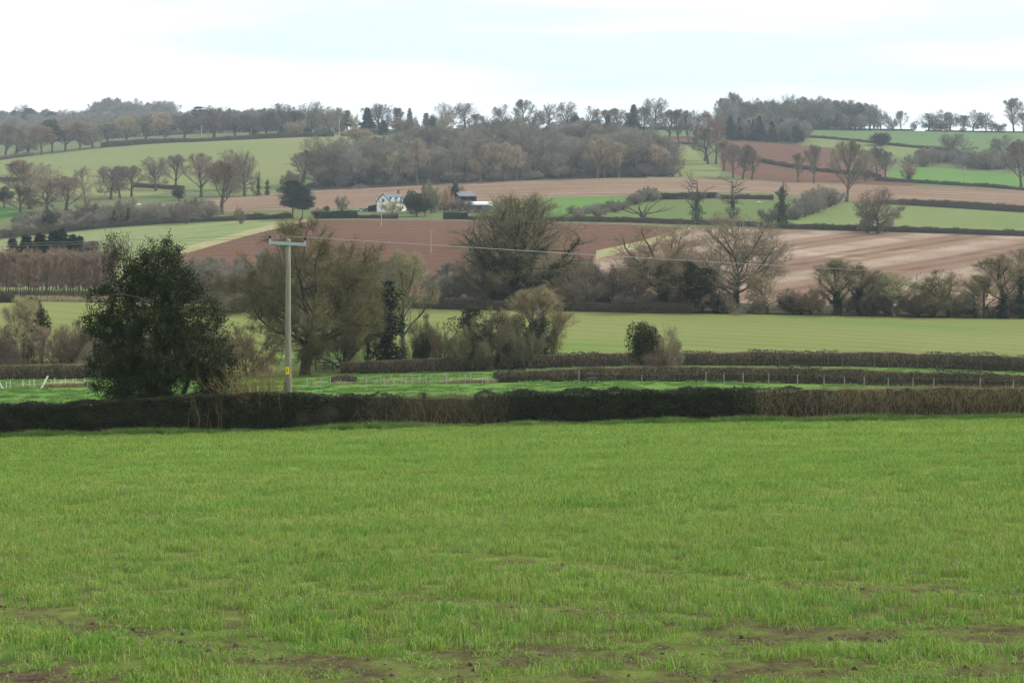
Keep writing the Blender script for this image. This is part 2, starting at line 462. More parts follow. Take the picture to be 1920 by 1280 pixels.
# name, material, outline as (column, row) corners on the ground
FIELDS = [
    ("hillside", "rough", None),
    ("crop_field", "crop", [(-900, 1700), (2800, 1700), (2800, 775), (2500, 779), (1920, 785), (1600, 788), (1200, 794), (800, 801), (400, 812), (0, 820), (-500, 834), (-900, 842)]),
    ("pasture", "pasture", [(-900, 842), (-500, 834), (0, 820), (400, 812), (800, 801), (1200, 794), (1600, 788), (1920, 785), (2500, 779), (2800, 775),
                            (2800, 722), (2500, 715), (1920, 696), (1600, 685), (1200, 684), (800, 698), (640, 702), (400, 706), (0, 711), (-500, 712), (-900, 713)]),
    ("wheat_field", "wheat", [(-900, 713), (-500, 712), (0, 711), (400, 706), (640, 702), (800, 698), (1200, 684), (1600, 685), (1920, 696), (2500, 715), (2800, 722),
                              (2800, 612), (2500, 608), (1920, 598), (1600, 592), (1200, 586), (800, 578), (400, 570), (0, 564), (-500, 559), (-900, 557)]),
    ("valley_floor", "wood", [(-900, 557), (-500, 559), (0, 564), (400, 570), (800, 578), (1200, 586), (1600, 592), (1920, 598), (2500, 608), (2800, 612),
                              (2800, 575), (1920, 572), (1500, 570), (1100, 556), (800, 530), (700, 500), (350, 500), (200, 540), (-900, 550)]),
    ("ley_field", "pale", [(-900, 475), (-300, 462), (0, 450), (230, 427), (400, 418), (450, 414), (560, 409), (470, 430), (300, 476), (250, 505), (190, 545), (-900, 552)]),
    ("ploughed_field", "plough", [(345, 476), (470, 440), (585, 413), (640, 412), (800, 413), (1000, 417), (1180, 421), (1292, 428), (1255, 442), (1200, 459), (1115, 479), (1104, 520), (1098, 556), (800, 556), (350, 550), (300, 500)]),
    ("stubble_field", "stubble", [(1292, 428), (1430, 430), (1600, 434), (1920, 443), (2500, 460), (2800, 468), (2800, 585), (2500, 580), (1920, 574), (1500, 572), (1100, 558), (1104, 520), (1115, 479), (1200, 459), (1255, 442)]),
    ("grass_verge", "verge", [(300, 476), (470, 430), (560, 409), (600, 409), (585, 413), (470, 440), (345, 476), (300, 500), (240, 520)]),
    ("grass_verge", "verge", [(1118, 470), (1200, 452), (1255, 436), (1285, 427), (1300, 427), (1262, 444), (1205, 462), (1117, 486)]),
    ("meadow", "meadow", [(1480, 418), (1530, 398), (1560, 385), (1600, 379), (1690, 385), (1920, 397), (2500, 420), (2800, 430), (2800, 455), (2500, 448), (1920, 436), (1600, 427), (1430, 422)]),
    ("paddock", "paddock", [(1070, 408), (1130, 405), (1180, 385), (1240, 375), (1440, 374), (1500, 385), (1530, 398), (1480, 418), (1430, 422), (1250, 414), (1070, 411)]),
    ("paddock", "bright", [(890, 404), (925, 384), (1010, 371), (1130, 369), (1200, 372), (1180, 385), (1130, 405), (1070, 408), (930, 407)]),
    ("stubble_strip", "strip", [(380, 393), (430, 398), (530, 393), (690, 389), (860, 381), (1010, 371), (1130, 369), (1240, 361), (1440, 361), (1590, 377), (1690, 382), (1920, 394), (2500, 416), (2800, 425), (2800, 383), (2500, 373), (1920, 355), (1700, 350), (1600, 346), (1450, 340), (1280, 334), (1140, 334), (900, 342), (760, 349), (590, 357), (440, 369), (330, 380)]),
    ("hill_field", "hill", [(-900, 352), (-300, 340), (0, 337), (90, 338), (270, 349), (350, 356), (440, 366), (520, 361), (590, 352), (640, 320), (720, 280), (760, 258), (700, 252), (600, 254), (500, 258), (400, 263), (300, 268), (200, 277), (100, 288), (0, 298), (-300, 312), (-900, 328)]),
    ("hill_meadow", "hill", [(-300, 380), (0, 378), (120, 372), (220, 372), (310, 362), (300, 351), (200, 347), (90, 343), (-300, 345)]),
    ("hill_meadow", "bright", [(-300, 412), (0, 412), (52, 406), (40, 388), (0, 386), (-300, 385)]),
    ("hill_meadow", "hill", [(1215, 334), (1347, 333), (1352, 318), (1320, 304), (1308, 290), (1306, 273), (1240, 268), (1160, 268)]),
    ("hill_meadow", "hilltop", [(1080, 252), (1305, 256), (1305, 241), (1080, 240)]),
    ("ploughed_field", "plough", [(1200, 266), (1305, 270), (1305, 256), (1200, 254)]),
    ("ploughed_field", "plough", [(1345, 262), (1420, 266), (1520, 273), (1640, 286), (1662, 320), (1662, 331), (1740, 343), (1700, 349), (1600, 345), (1450, 339), (1405, 336), (1352, 318)]),
    ("woodland_floor", "wood", [(560, 352), (590, 357), (760, 349), (900, 342), (1140, 334), (1215, 334), (1160, 268), (1080, 254), (760, 258), (720, 280), (640, 320)]),
    ("hill_meadow", "meadow", [(1500, 258), (1560, 261), (1690, 274), (1790, 284), (1790, 300), (1700, 296), (1640, 286), (1520, 273), (1500, 272)]),
    ("hilltop_field", "hilltop", [(1500, 241.6), (1600, 242.4), (1750, 244), (1920, 247.5), (2500, 255), (2800, 260), (2800, 306), (2500, 300), (1920, 291), (1790, 284), (1690, 274), (1560, 261), (1500, 256)]),
    ("bright_meadow", "bright", [(1655, 330), (1690, 314), (1720, 312), (1760, 314), (1800, 319), (1850, 323), (1920, 329), (2500, 345), (2500, 370), (1920, 354), (1850, 349), (1760, 342)]),
]
SX, SY = 0.1, 60.0
def to_cdt(px, row):
    return (px * SX, SY * math.log(dist_of(px, row)))
def make_land():
    verts, faces = [], []
    y0, y1 = 4.0, 3590.0
    X0, X1 = -1100.0, 3000.0
    rect = [(X0 * SX, SY * math.log(y0)), (X1 * SX, SY * math.log(y0)), (X1 * SX, SY * math.log(y1)), (X0 * SX, SY * math.log(y1))]
    verts += rect; faces.append([0, 1, 2, 3])
    for nm, mt, poly in FIELDS[1:]:
        idx = []
        for a in range(len(poly)):
            p, q = poly[a], poly[(a + 1) % len(poly)]
            n = max(1, int(max(abs(q[0] - p[0]) / 24.0, abs(q[1] - p[1]) / 12.0)))
            for k in range(n):
                s = k / n
                c = to_cdt(p[0] + (q[0] - p[0]) * s, p[1] + (q[1] - p[1]) * s)
                idx.append(len(verts)); verts.append(c)
        ar = sum(verts[i][0] * verts[j][1] - verts[j][0] * verts[i][1] for i, j in zip(idx, idx[1:] + idx[:1]))
        faces.append(idx if ar > 0 else idx[::-1])
    rng = np.random.default_rng(5)
    ly = np.concatenate([np.linspace(math.log(4.3), math.log(80), 90), np.linspace(math.log(83), math.log(3500), 110)])
    for i, l in enumerate(ly):
        near = l < math.log(45)
        for px in np.arange(X0 + 12, X1, 14.0 if near else 26.0):
            verts.append(((px + rng.uniform(-5, 5)) * SX, SY * (l + rng.uniform(-.006, .006))))
    ov, oe, of, _, _, forig = delaunay_2d_cdt([Vector(v) for v in verts], [], faces, 0, 1e-4)
    co = np.array([(v[0], v[1]) for v in ov])
    Y = np.exp(co[:, 1] / SY); X = (co[:, 0] / SX - CX) / F * Y
    Z = zat(X, Y)
    P = np.stack([X, Y, Z], axis=1)
    tri = np.array([f if len(f) == 3 else f[:3] for f in of])
    reg = np.array([max(o) if len(o) else 0 for o in forig])
    a, b_, c_ = P[tri[:, 0]], P[tri[:, 1]], P[tri[:, 2]]
    up = np.cross(b_ - a, c_ - a)[:, 2]
    tri = np.where((up < 0)[:, None], tri[:, ::-1], tri)
    for k, (nm, mt, poly) in enumerate(FIELDS):
        T = tri[reg == k]
        if len(T) == 0: continue
        used, inv = np.unique(T, return_inverse=True)
        mb = MB(); mb.add(P[used], inv.reshape(-1, 3), 0, True)
        me = mb.mesh(nm, FM[mt])
        if nm == "crop_field":
            at_ = me.attributes.new("bare", 'FLOAT', 'POINT')
            at_.data.foreach_set("value", bare_at(P[used][:, 0], P[used][:, 1]).astype(np.float32))
        o = put(nm, me)
        tag(o, kind="structure")

# wheelings and thin places in the crop where the soil shows
WHEELS = [([(820, 1038), (1000, 1056), (1300, 1082), (1640, 1106), (2000, 1122)], 0.16, 0.95),
          ([(640, 1112), (800, 1128), (960, 1140), (1110, 1148), (1230, 1166)], 0.13, 0.8),
          ([(-100, 1130), (60, 1158), (240, 1184), (420, 1214), (560, 1240), (680, 1262), (860, 1280)], 0.19, 0.95),
          ([(520, 1262), (700, 1256), (900, 1244), (1080, 1232), (1300, 1214), (1480, 1198), (1660, 1190), (1960, 1180)], 0.22, 1.0),
          ([(-80, 1262), (60, 1272), (160, 1288)], 0.22, 1.1),
          ([(1100, 1290), (1400, 1270), (1600, 1262), (1960, 1258)], 0.2, 0.9)]
WHEELS = [([at(*p) for p in pl], w, s) for pl, w, s in WHEELS]
_vn = np.random.default_rng(77).random((256, 256))
def vnoise(x, y):
    xi = np.floor(x).astype(int); yi = np.floor(y).astype(int); fx = x - xi; fy = y - yi
    fx = fx * fx * (3 - 2 * fx); fy = fy * fy * (3 - 2 * fy)
    g = lambda a, b: _vn[a % 256, b % 256]
    return (g(xi, yi) * (1 - fx) + g(xi + 1, yi) * fx) * (1 - fy) + (g(xi, yi + 1) * (1 - fx) + g(xi + 1, yi + 1) * fx) * fy
def bare_at(x, y):
    x = np.asarray(x, float); y = np.asarray(y, float)
    out = np.zeros_like(x)
    for pl, w, s in WHEELS:
        d = np.full_like(x, 1e9)
        for p, q in zip(pl[:-1], pl[1:]):
            ex, ey = q.x - p.x, q.y - p.y
            t = np.clip(((x - p.x) * ex + (y - p.y) * ey) / (ex * ex + ey * ey), 0, 1)
            d = np.minimum(d, np.hypot(x - p.x - t * ex, y - p.y - t * ey))
        w = w * 1.1
        n = vnoise(x * 1.3 + 3, y * 1.7) * 0.6 + vnoise(x * 4.7, y * 6.3 + 9) * 0.6
        out = np.maximum(out, np.clip(1.7 - d / w, 0, 1) * np.clip((n - 0.37) * 4.0, 0, 1) * s)
    n2 = vnoise(x * 0.5 + 40, y * 0.8 + 11) * 0.6 + vnoise(x * 3.1, y * 3.1) * 0.4
    out = np.maximum(out, np.clip((n2 - 0.66) * 5, 0, 0.8) * np.clip((24 - y) / 10, 0, 1))
    return out
def track_near(x, y):
    """0 on a wheeling, 1 well away from it."""
    out = np.ones_like(np.asarray(x, float))
    for pl, w, s in WHEELS:
        for p, q in zip(pl[:-1], pl[1:]):
            ex, ey = q.x - p.x, q.y - p.y
            t = np.clip(((x - p.x) * ex + (y - p.y) * ey) / (ex * ex + ey * ey), 0, 1)
            out = np.minimum(out, np.clip((np.hypot(x - p.x - t * ex, y - p.y - t * ey) - w * .8) / (w * 2.6), 0, 1))
    return out
make_land()
# ground under and behind the viewpoint, and the country beyond the fields to the sides
mb = MB()
gx = np.linspace(-12, 12, 25); gy = np.linspace(-30, 4.02, 18)
GX, GY = np.meshgrid(gx, gy)
V = np.stack([GX, GY, zat(GX, np.clip(GY, -2, None)) - 0.0 - 0.05], axis=-1).reshape(-1, 3)
idx = np.arange(len(V)).reshape(18, 25)
mb.add(V, np.stack([idx[:-1, :-1], idx[:-1, 1:], idx[1:, 1:], idx[1:, :-1]], axis=-1).reshape(-1, 4), 0, True)
tag(put("headland_ground", mb.mesh("headland_ground", FM["crop"])), kind="structure")
# ------------------------------------------------------------------ plants: materials and how a tree grows
PM = dict(
    bark=plant_mat("bark", (0.058, 0.053, 0.040), (0.112, 0.103, 0.078), 0.9, 0.05, 0.15, 1.2),
    twig=plant_mat("bare_twigs", (0.205, 0.176, 0.132), (0.300, 0.262, 0.200), 0.9, 0.0, 0.24, 0.35),
    ivy=plant_mat("ivy_leaves", (0.022, 0.036, 0.014), (0.046, 0.066, 0.024), 0.6, 0.12, 0.15, 0.9),
    leaf=plant_mat("evergreen_leaves", (0.020, 0.030, 0.013), (0.062, 0.070, 0.024), 0.55, 0.12, 0.10, 0.8),
    needle=plant_mat("needles", (0.022, 0.038, 0.026), (0.045, 0.062, 0.036), 0.7, 0.15, 0.12, 0.8),
    hedgeleaf=plant_mat("hedge_leaves", (0.024, 0.030, 0.017), (0.056, 0.064, 0.032), 0.5, 0.20, 0.05, 1.3),
    hedgetwig=plant_mat("hedge_twigs", (0.180, 0.140, 0.100), (0.340, 0.280, 0.200), 0.9, 0.0, 0.08, 1.6),
    core=plant_mat("shaded_inner_twigs", (0.046, 0.038, 0.028), (0.070, 0.057, 0.041), 1.0, 0.0, 0.05, 1.5),  # twig colour darkened to carry the shade inside a hedge
    blade=plant_mat("grass_blades", (0.155, 0.275, 0.042), (0.245, 0.365, 0.066), 0.6, 0.06, 0.10, 0.35, 0.45, (0.345, 0.385, 0.105)),
    blade_dark=plant_mat("dark_grass_blades", (0.095, 0.205, 0.032), (0.145, 0.260, 0.042), 0.6, 0.06, 0.10, 0.35, 0.4),
    blade_pale=plant_mat("pale_grass_blades", (0.270, 0.390, 0.080), (0.370, 0.450, 0.115), 0.6, 0.06, 0.10, 0.35, 0.4),
    strawblade=plant_mat("dry_grass_blades", (0.30, 0.25, 0.13), (0.38, 0.33, 0.19), 0.8, 0.1, 0.15, 0.5),
    verge=plant_mat("verge_blades", (0.100, 0.195, 0.042), (0.160, 0.255, 0.062), 0.6, 0.1, 0.15, 0.6, 0.4),
)
Z = Vector((0, 0, 1))
def rv(rng): return Vector(rng.normal(size=3))

def measured(parts, **kw):
    co = []
    for nm, me in parts:
        if nm == 'ivy': continue
        a = np.empty(len(me.vertices) * 3, np.float32); me.vertices.foreach_get("co", a); co.append(a.reshape(-1, 3))
    co = np.concatenate(co)
    return dict(parts=parts, H=float(np.percentile(co[:, 2], 99.7)), W=2 * float(np.percentile(np.hypot(co[:, 0], co[:, 1]), 93)) * .93)

class Sk:
    """A growing skeleton: straight pieces by order of branching."""
    def __init__(self): self.s = [[], [], [], [], []]
def env_dist(p, d, env):
    # distance from p along d to the crown's outer ellipsoid (centre, radii)
    c, r = env
    q = Vector(((p.x - c[0]) / r[0], (p.y - c[1]) / r[1], (p.z - c[2]) / r[2]))
    e = Vector((d.x / r[0], d.y / r[1], d.z / r[2]))
    a = e.dot(e); b = 2 * q.dot(e); cc = q.dot(q) - 1
    D = b * b - 4 * a * cc
    if D <= 0: return 0.0
    return max((-b + math.sqrt(D)) / (2 * a), 0.0)

def grow(sk, p, d, L, r, lvl, cfg, rng, env):
    n = cfg['n'][lvl]
    pts, rad, dirs = [p.copy()], [r], [d.copy()]
    g = cfg['gnarl'][lvl]; step = L / n
    tipk = cfg['tip'][lvl]
    for i in range(n):
        d = (d + rv(rng) * g + Z * (cfg['trop'][lvl] / n)).normalized()
        p = p + d * step * rng.uniform(0.85, 1.15)
        pts.append(p.copy()); rad.append(r * (1 - (1 - tipk) * (i + 1) / n)); dirs.append(d.copy())
        sk.s[lvl].append((tuple(pts[-2]), tuple(pts[-1]), rad[-2], rad[-1]))
    if lvl + 1 >= len(cfg['n']): return
    m = cfg['kids'][lvl]
    m = max(1, int(round(m * rng.uniform(0.8, 1.2))))
    az = rng.uniform(0, 6.28)
    t0 = cfg['start'][lvl]
    for k in range(m):
        t = t0 + (1 - t0) * ((k + rng.uniform(0.1, 0.9)) / m)
        f = t * n; i = min(int(f), n - 1); f -= i
        q = pts[i].lerp(pts[i + 1], f)
        tan = dirs[i + 1]
        az += 2.4 + rng.uniform(-0.5, 0.5)
        side = tan.orthogonal().normalized()
        side.rotate(Matrix.Rotation(az, 3, tan))
        an = R(cfg['angle'][lvl] * rng.uniform(0.7, 1.25))
        if lvl == 0 and cfg['fan']: an = R(cfg['fan'][0] + (cfg['fan'][1] - cfg['fan'][0]) * ((k + .5) / m) + rng.uniform(-9, 9))
        if k == m - 1 and lvl > 0: an *= 0.35
        cd = (tan * math.cos(an) + side * math.sin(an)).normalized()
        cd = (cd + Z * cfg['lift'][lvl]).normalized()
        e = env_dist(q, cd, env)
        lo, hi = cfg['len'][lvl]
        Lc = min(e * rng.uniform(0.82, 1.03), L * rng.uniform(lo, hi) * (1.15 - 0.5 * t if lvl else 1.0)) if lvl else e * rng.uniform(lo, hi)
        if Lc < cfg['minlen']: Lc = cfg['minlen'] * rng.uniform(0.6, 1.2)
        rr = (rad[i] * (1 - f) + rad[i + 1] * f) * cfg['rr'][lvl] * rng.uniform(0.75, 1.1)
        grow(sk, q, cd, Lc, rr, lvl + 1, cfg, rng, env)

def arr(sk, lv):
    s = sk.s[lv]
    if not s: return None
    return (np.array([a[0] for a in s]), np.array([a[1] for a in s]), np.array([a[2] for a in s]), np.array([a[3] for a in s]))

def twigs_on(mb, P0, P1, n_each, L, rad, rng, mat=0, up=0.25, spread=0.9, fork=2, droop=0.0):
    """Fine shoots along branches: each a thin tapering spike, some forking."""
    n = len(P0)
    if n == 0: return
    I = np.repeat(np.arange(n), n_each)
    t = rng.random((len(I), 1))
    B = P0[I] * (1 - t) + P1[I] * t
    D = unit(P1[I] - P0[I])
    D = unit(D * 0.7 + rng.normal(size=D.shape) * spread * 0.6 + np.array([0, 0, up]))
    LL = L * rng.uniform(0.5, 1.25, (len(I), 1))
    T = B + D * LL - np.array([0, 0, droop]) * LL
    mb.spikes(B, T, rad, mat)
    for _ in range(fork):
        u = rng.uniform(0.25, 0.8, (len(I), 1))
        B2 = B * (1 - u) + T * u
        D2 = unit(D + rng.normal(size=D.shape) * 0.55 + np.array([0, 0, up * .5]))
        mb.spikes(B2, B2 + D2 * LL * rng.uniform(0.35, 0.7, (len(I), 1)), rad * 0.75, mat)

CFG = {
    'oak': dict(n=[5, 6, 4, 3], gnarl=[.06, .20, .26, .28], tip=[.7, .35, .35, .4], trop=[.0, .25, .10, .05], kids=[13, 9, 7, 0], start=[.42, .20, .12, 0], fan=(88, 14),
                angle=[62, 52, 50, 0], lift=[.10, .05, .02, 0], len=[(.84, 1.0), (.42, .78), (.32, .60)], rr=[.48, .50, .55], minlen=.8),
    'ash': dict(n=[7, 7, 4, 3], gnarl=[.05, .12, .18, .22], tip=[.45, .3, .35, .4], trop=[.0, .50, .28, .2], kids=[13, 8, 6, 0], start=[.20, .22, .15, 0], fan=(58, 12),
                angle=[38, 40, 42, 0], lift=[.30, .12, .08, 0], len=[(.85, 1.0), (.30, .60), (.3, .6)], rr=[.55, .5, .55], minlen=.6),
    'scrub': dict(n=[3, 6, 4, 3], gnarl=[.1, .16, .22, .25], tip=[.8, .3, .35, .4], trop=[.0, .25, .12, .1], kids=[14, 7, 6, 0], start=[.05, .15, .15, 0],
                  angle=[48, 40, 45, 0], lift=[.25, .1, .05, 0], len=[(.8, 1.03), (.3, .6), (.35, .7)], rr=[.5, .55, .6], minlen=.5),
}
def make_bare(kind, H, Wd, seed, bole=0.25, r0=None, tw_len=None, tw_r=0.016, tw_n=4, ivy=0.0, twig_up=0.2, flat=1.0, ivy_levels=1, kids=None, over=None, twfork=2):
    """Meshes of one bare tree H m tall and Wd m wide: trunk with its limbs, the crown of branches and twigs, ivy if any."""
    rng = np.random.default_rng(seed)
    cfg = dict(CFG[kind]); cfg.setdefault('fan', None)
    if kids: cfg['kids'] = kids
    if over: cfg.update(over)
    r0 = r0 or H * 0.024
    cz = H * (bole * 0.6 + 1.0) / 2
    env = ((rng.uniform(-.04, .04) * Wd, rng.uniform(-.04, .04) * Wd, cz), (Wd / 2, Wd / 2, H - cz))
    sk = Sk()
    trunk_h = H * (bole + 0.28) if kind == 'oak' else (H * .80 if kind == 'ash' else H * .12)
    grow(sk, Vector((0, 0, -0.3)), (Z + rv(rng) * .05).normalized(), trunk_h, r0, 0, cfg, rng, env)
    mats = [PM['bark'], PM['twig']]
    mt = MB()
    P0, P1, A, B = arr(sk, 0)
    A = A * (1 + 0.55 * np.exp(-np.maximum(P0[:, 2], 0) / (0.05 * H))); B = B * (1 + 0.55 * np.exp(-np.maximum(P1[:, 2], 0) / (0.05 * H)))
    mt.segs(P0, P1, A, B, 8, 0)
    q = arr(sk, 1); mt.segs(*q, 6, 0)
    mc = MB()
    if arr(sk, 2): mc.segs(*[arr(sk, 2)[0], arr(sk, 2)[1], arr(sk, 2)[2], arr(sk, 2)[3]], 4, 0)
    if arr(sk, 3): mc.segs(*arr(sk, 3), 3, 1)
    tw_len = tw_len or H * 0.055
    for lv, nn in ((3, tw_n), (2, max(1, tw_n // 3))):
        s = arr(sk, lv)
        if s: twigs_on(mc, s[0], s[1], nn, tw_len, tw_r, rng, 1, twig_up, 1.0, twfork)
    s1 = arr(sk, 1)
    far = s1[0][:, 2] > H * (bole + .25)
    twigs_on(mc, s1[0][far], s1[1][far], 2, tw_len, tw_r, rng, 1, twig_up, 1.0, twfork)
    parts = [("trunk", mt.mesh("trunk", mats)), ("crown", mc.mesh("crown", mats))]
    if ivy > 0:
        mi = MB()
        for lv in range(ivy_levels + 1):
            s = arr(sk, lv)
            L = np.linalg.norm(s[1] - s[0], axis=1)
            hgt = (s[0][:, 2] + s[1][:, 2]) / 2
            dens = ivy * (260 if lv == 0 else 150) * np.clip(1.25 - hgt / (H * .55), 0.0, 1.0)
            cnt = rng.poisson(np.maximum(L * dens, 0))
            I = np.repeat(np.arange(len(L)), cnt)
            t = rng.random((len(I), 1))
            C = s[0][I] * (1 - t) + s[1][I] * t
            rad = (s[2][I] * 1.0 + 0.12 + rng.gamma(2.0, 0.16, len(I)) * (1.0 if lv == 0 else .7))[:, None]
            C = C + unit(rng.normal(size=C.shape)) * rad
            mi.leaves(C, 0.26, rng, 0, 0.75)
        parts.append(("ivy", mi.mesh("ivy", PM['ivy'])))
    return measured(parts)

def make_leafy(H, Wd, seed, n=9000, size=0.2, mat='leaf', bole=0.1, lumps=26, low=0.15, rs=1.0):
    rng = np.random.default_rng(seed)
    mt = MB(); mt.tube([(0, 0, -.3), (0.1, 0, H * .4), (0, 0.1, H * .75)], [H * .03, H * .02, H * .008], 7)
    C = []
    cz = H * (0.5 + bole / 2); rz = H - cz
    for i in range(lumps):
        d = unit(rng.normal(size=3)); f = rng.uniform(0.25, 0.78 if rs == 1.0 else .98)
        c = np.array([d[0] * Wd / 2 * f, d[1] * Wd / 2 * f, cz + d[2] * rz * f])
        r = rng.uniform(.18, .34) * Wd * .8 * rs
        dd = unit(rng.normal(size=(n // lumps, 3)))
        rad = r * rng.uniform(0.35, 1.0, (len(dd), 1)) ** 0.5
        pts = c + dd * rad * np.array([1, 1, .9])
        C.append(pts)
        mt.segs([(0, 0, min(c[2] * .5, H * .5))], [c], [H * .012], [H * .004], 4, 0)
    C = np.concatenate(C); C = C[C[:, 2] > low * H * rng.random(len(C))]
    C = C * np.array([1, 1, H / (C[:, 2].max() + 1e-6)])
    mc = MB(); mc.leaves(C, size, rng, 0, 0.7)
    return measured([("trunk", mt.mesh("trunk", PM['bark'])), ("crown", mc.mesh("crown", PM[mat]))])

def make_conifer(H, Wd, seed, kind='spruce'):
    rng = np.random.default_rng(seed)
    mt = MB(); mt.tube([(0, 0, -.3), (0.05, 0, H * .5), (0, 0, H)], [H * .016, H * .010, .02], 6)
    B0, T0, R0 = [], [], []
    N = {'spruce': 46, 'pine': 26, 'cedar': 30, 'thin': 30}[kind]
    for i in range(N):
        f = i / N
        if kind == 'spruce': z = H * (0.08 + 0.9 * f); L = Wd / 2 * (1.02 - f) ** 0.8; dz = -0.18
        elif kind == 'thin': z = H * (0.3 + 0.68 * f); L = Wd / 2 * (1.05 - f) ** 0.6; dz = 0.1
        elif kind == 'pine': z = H * (0.30 + 0.66 * f); L = Wd / 2 * math.sqrt(max(0.08, 1 - (f * 1.15 - 0.35) ** 2 * 1.6)); dz = 0.15
        else: z = H * (0.45 + 0.52 * (int(f * 5) / 5 + .04)); L = Wd / 2 * rng.uniform(.7, 1.05) * (1.0 if f < .8 else .6); dz = 0.0
        for k in range(5):
            a = rng.uniform(0, 6.283)
            Lk = L * rng.uniform(.65, 1.1)
            B0.append((0, 0, z)); T0.append((math.cos(a) * Lk, math.sin(a) * Lk, z + dz * Lk + rng.uniform(-.1, .1) * Lk)); R0.append(H * .0035)
    B0 = np.array(B0); T0 = np.array(T0)
    mt.spikes(B0, T0, np.array(R0), 0)
    mc = MB()
    n_each = {'spruce': 34, 'pine': 40, 'cedar': 44, 'thin': 12}[kind]
    I = np.repeat(np.arange(len(B0)), n_each)
    lo = {'spruce': .12, 'pine': .4, 'cedar': .3, 'thin': .2}[kind]
    t = rng.uniform(lo, 1.05, (len(I), 1))
    C = B0[I] * (1 - t) + T0[I] * t
    w = np.linalg.norm(T0[I] - B0[I], axis=1, keepdims=True)
    C = C + rng.normal(size=C.shape) * w * np.array([.12, .12, .05 if kind == 'cedar' else .07])
    D = unit(unit(T0[I] - B0[I]) * .6 + rng.normal(size=C.shape) * .6 + np.array([0, 0, -.35 if kind == 'spruce' else .25]))
    mc.spikes(C, C + D * H * .045 * rng.uniform(.6, 1.3, (len(C), 1)), H * .0075, 0)
    return measured([("trunk", mt.mesh("trunk", PM['bark'])), ("crown", mc.mesh("crown", PM['twig' if kind == 'thin' else 'needle']))])

def make_ivy_column(H, Wd, seed, dead=True, leafn=2600, leaf_top=0.85):
    """A trunk wrapped in ivy with a few bare limbs sticking out."""
    rng = np.random.default_rng(seed)
    mt = MB(); ml = MB()
    main = [(0, 0, -.3), (rng.uniform(-.2, .2), 0, H * .35), (rng.uniform(-.4, .4), 0, H * .7), (rng.uniform(-.5, .5), 0, H)]
    mt.tube(main, [H * .035, H * .028, H * .018, .04], 7)
    B, T = [], []
    for k in range(13 if dead else 7):
        z = H * rng.uniform(.35, .95); a = rng.uniform(0, 6.283); L = Wd * rng.uniform(.35, .75)
        p = np.array([0, 0, z]); d = np.array([math.cos(a), math.sin(a), rng.uniform(-.05, .6)])
        pts = [p]
        for s in range(5):
            d = unit(d + rng.normal(size=3) * .25 + np.array([0, 0, .1])); pts.append(pts[-1] + d * L / 5)
        mt.tube(pts, np.linspace(H * .014, .03, 6), 5)
        P = np.array(pts); B.append(P[1:-1]); T.append(P[2:])
    mc = MB(); twigs_on(mc, np.concatenate(B), np.concatenate(T), 14, Wd * .14, .02, rng, 0, .2, 1.2)
    n = leafn
    f = rng.beta(1.0, 1.3, n) * leaf_top; z = f * H
    mx = np.interp(z, [p[2] for p in main], [p[0] for p in main])
    lump = 0.62 + 0.34 * np.sin(f * 19 + seed) + 0.22 * np.sin(f * 43 + seed * 2)
    a = rng.uniform(0, 6.283, n); lump = np.maximum(lump + .35 * np.sin(a * 2 + f * 23 + seed), .12); rr = Wd * .25 * lump * np.sqrt(rng.uniform(.15, 1, n)) * (1.15 - f * .5)
    C = np.stack([mx + np.cos(a) * rr, np.sin(a) * rr, z + rng.normal(size=n) * .2], axis=1)
    ml.leaves(C, 0.34, rng, 0, .75)
    return measured([("trunk", mt.mesh("trunk", PM['bark'])), ("crown", mc.mesh("crown", PM['twig'])), ("ivy", ml.mesh("ivy", PM['ivy']))])

def make_dead_pollard(H, Wd, seed):
    rng = np.random.default_rng(seed)
    mt = MB(); mc = MB()
    mt.tube([(0, 0, -.3), (.1, 0, H * .25), (0, 0, H * .42)], [H * .10, H * .085, H * .11], 8)
    B, T = [], []
    for a, up, L in ((3.0, .25, .55), (2.6, .55, .5), (.15, .25, .6), (.6, .9, .62), (1.6, .5, .4), (4.4, .4, .4), (3.4, .05, .42), (.0, .1, .45)):
        d = np.array([math.cos(a), math.sin(a) * .6, up]); pts = [np.array([0, 0, H * .4])]
        for s in range(5):
            d = unit(d + rng.normal(size=3) * .2); pts.append(pts[-1] + d * L * Wd / 5)
        mt.tube(pts, np.linspace(H * .035, .03, 6), 5); P = np.array(pts); B.append(P[2:-1]); T.append(P[3:])
    twigs_on(mc, np.concatenate(B), np.concatenate(T), 6, Wd * .07, .025, rng, 0, .2, 1.2)
    return measured([("trunk", mt.mesh("trunk", PM['bark'])), ("crown", mc.mesh("crown", PM['twig']))])

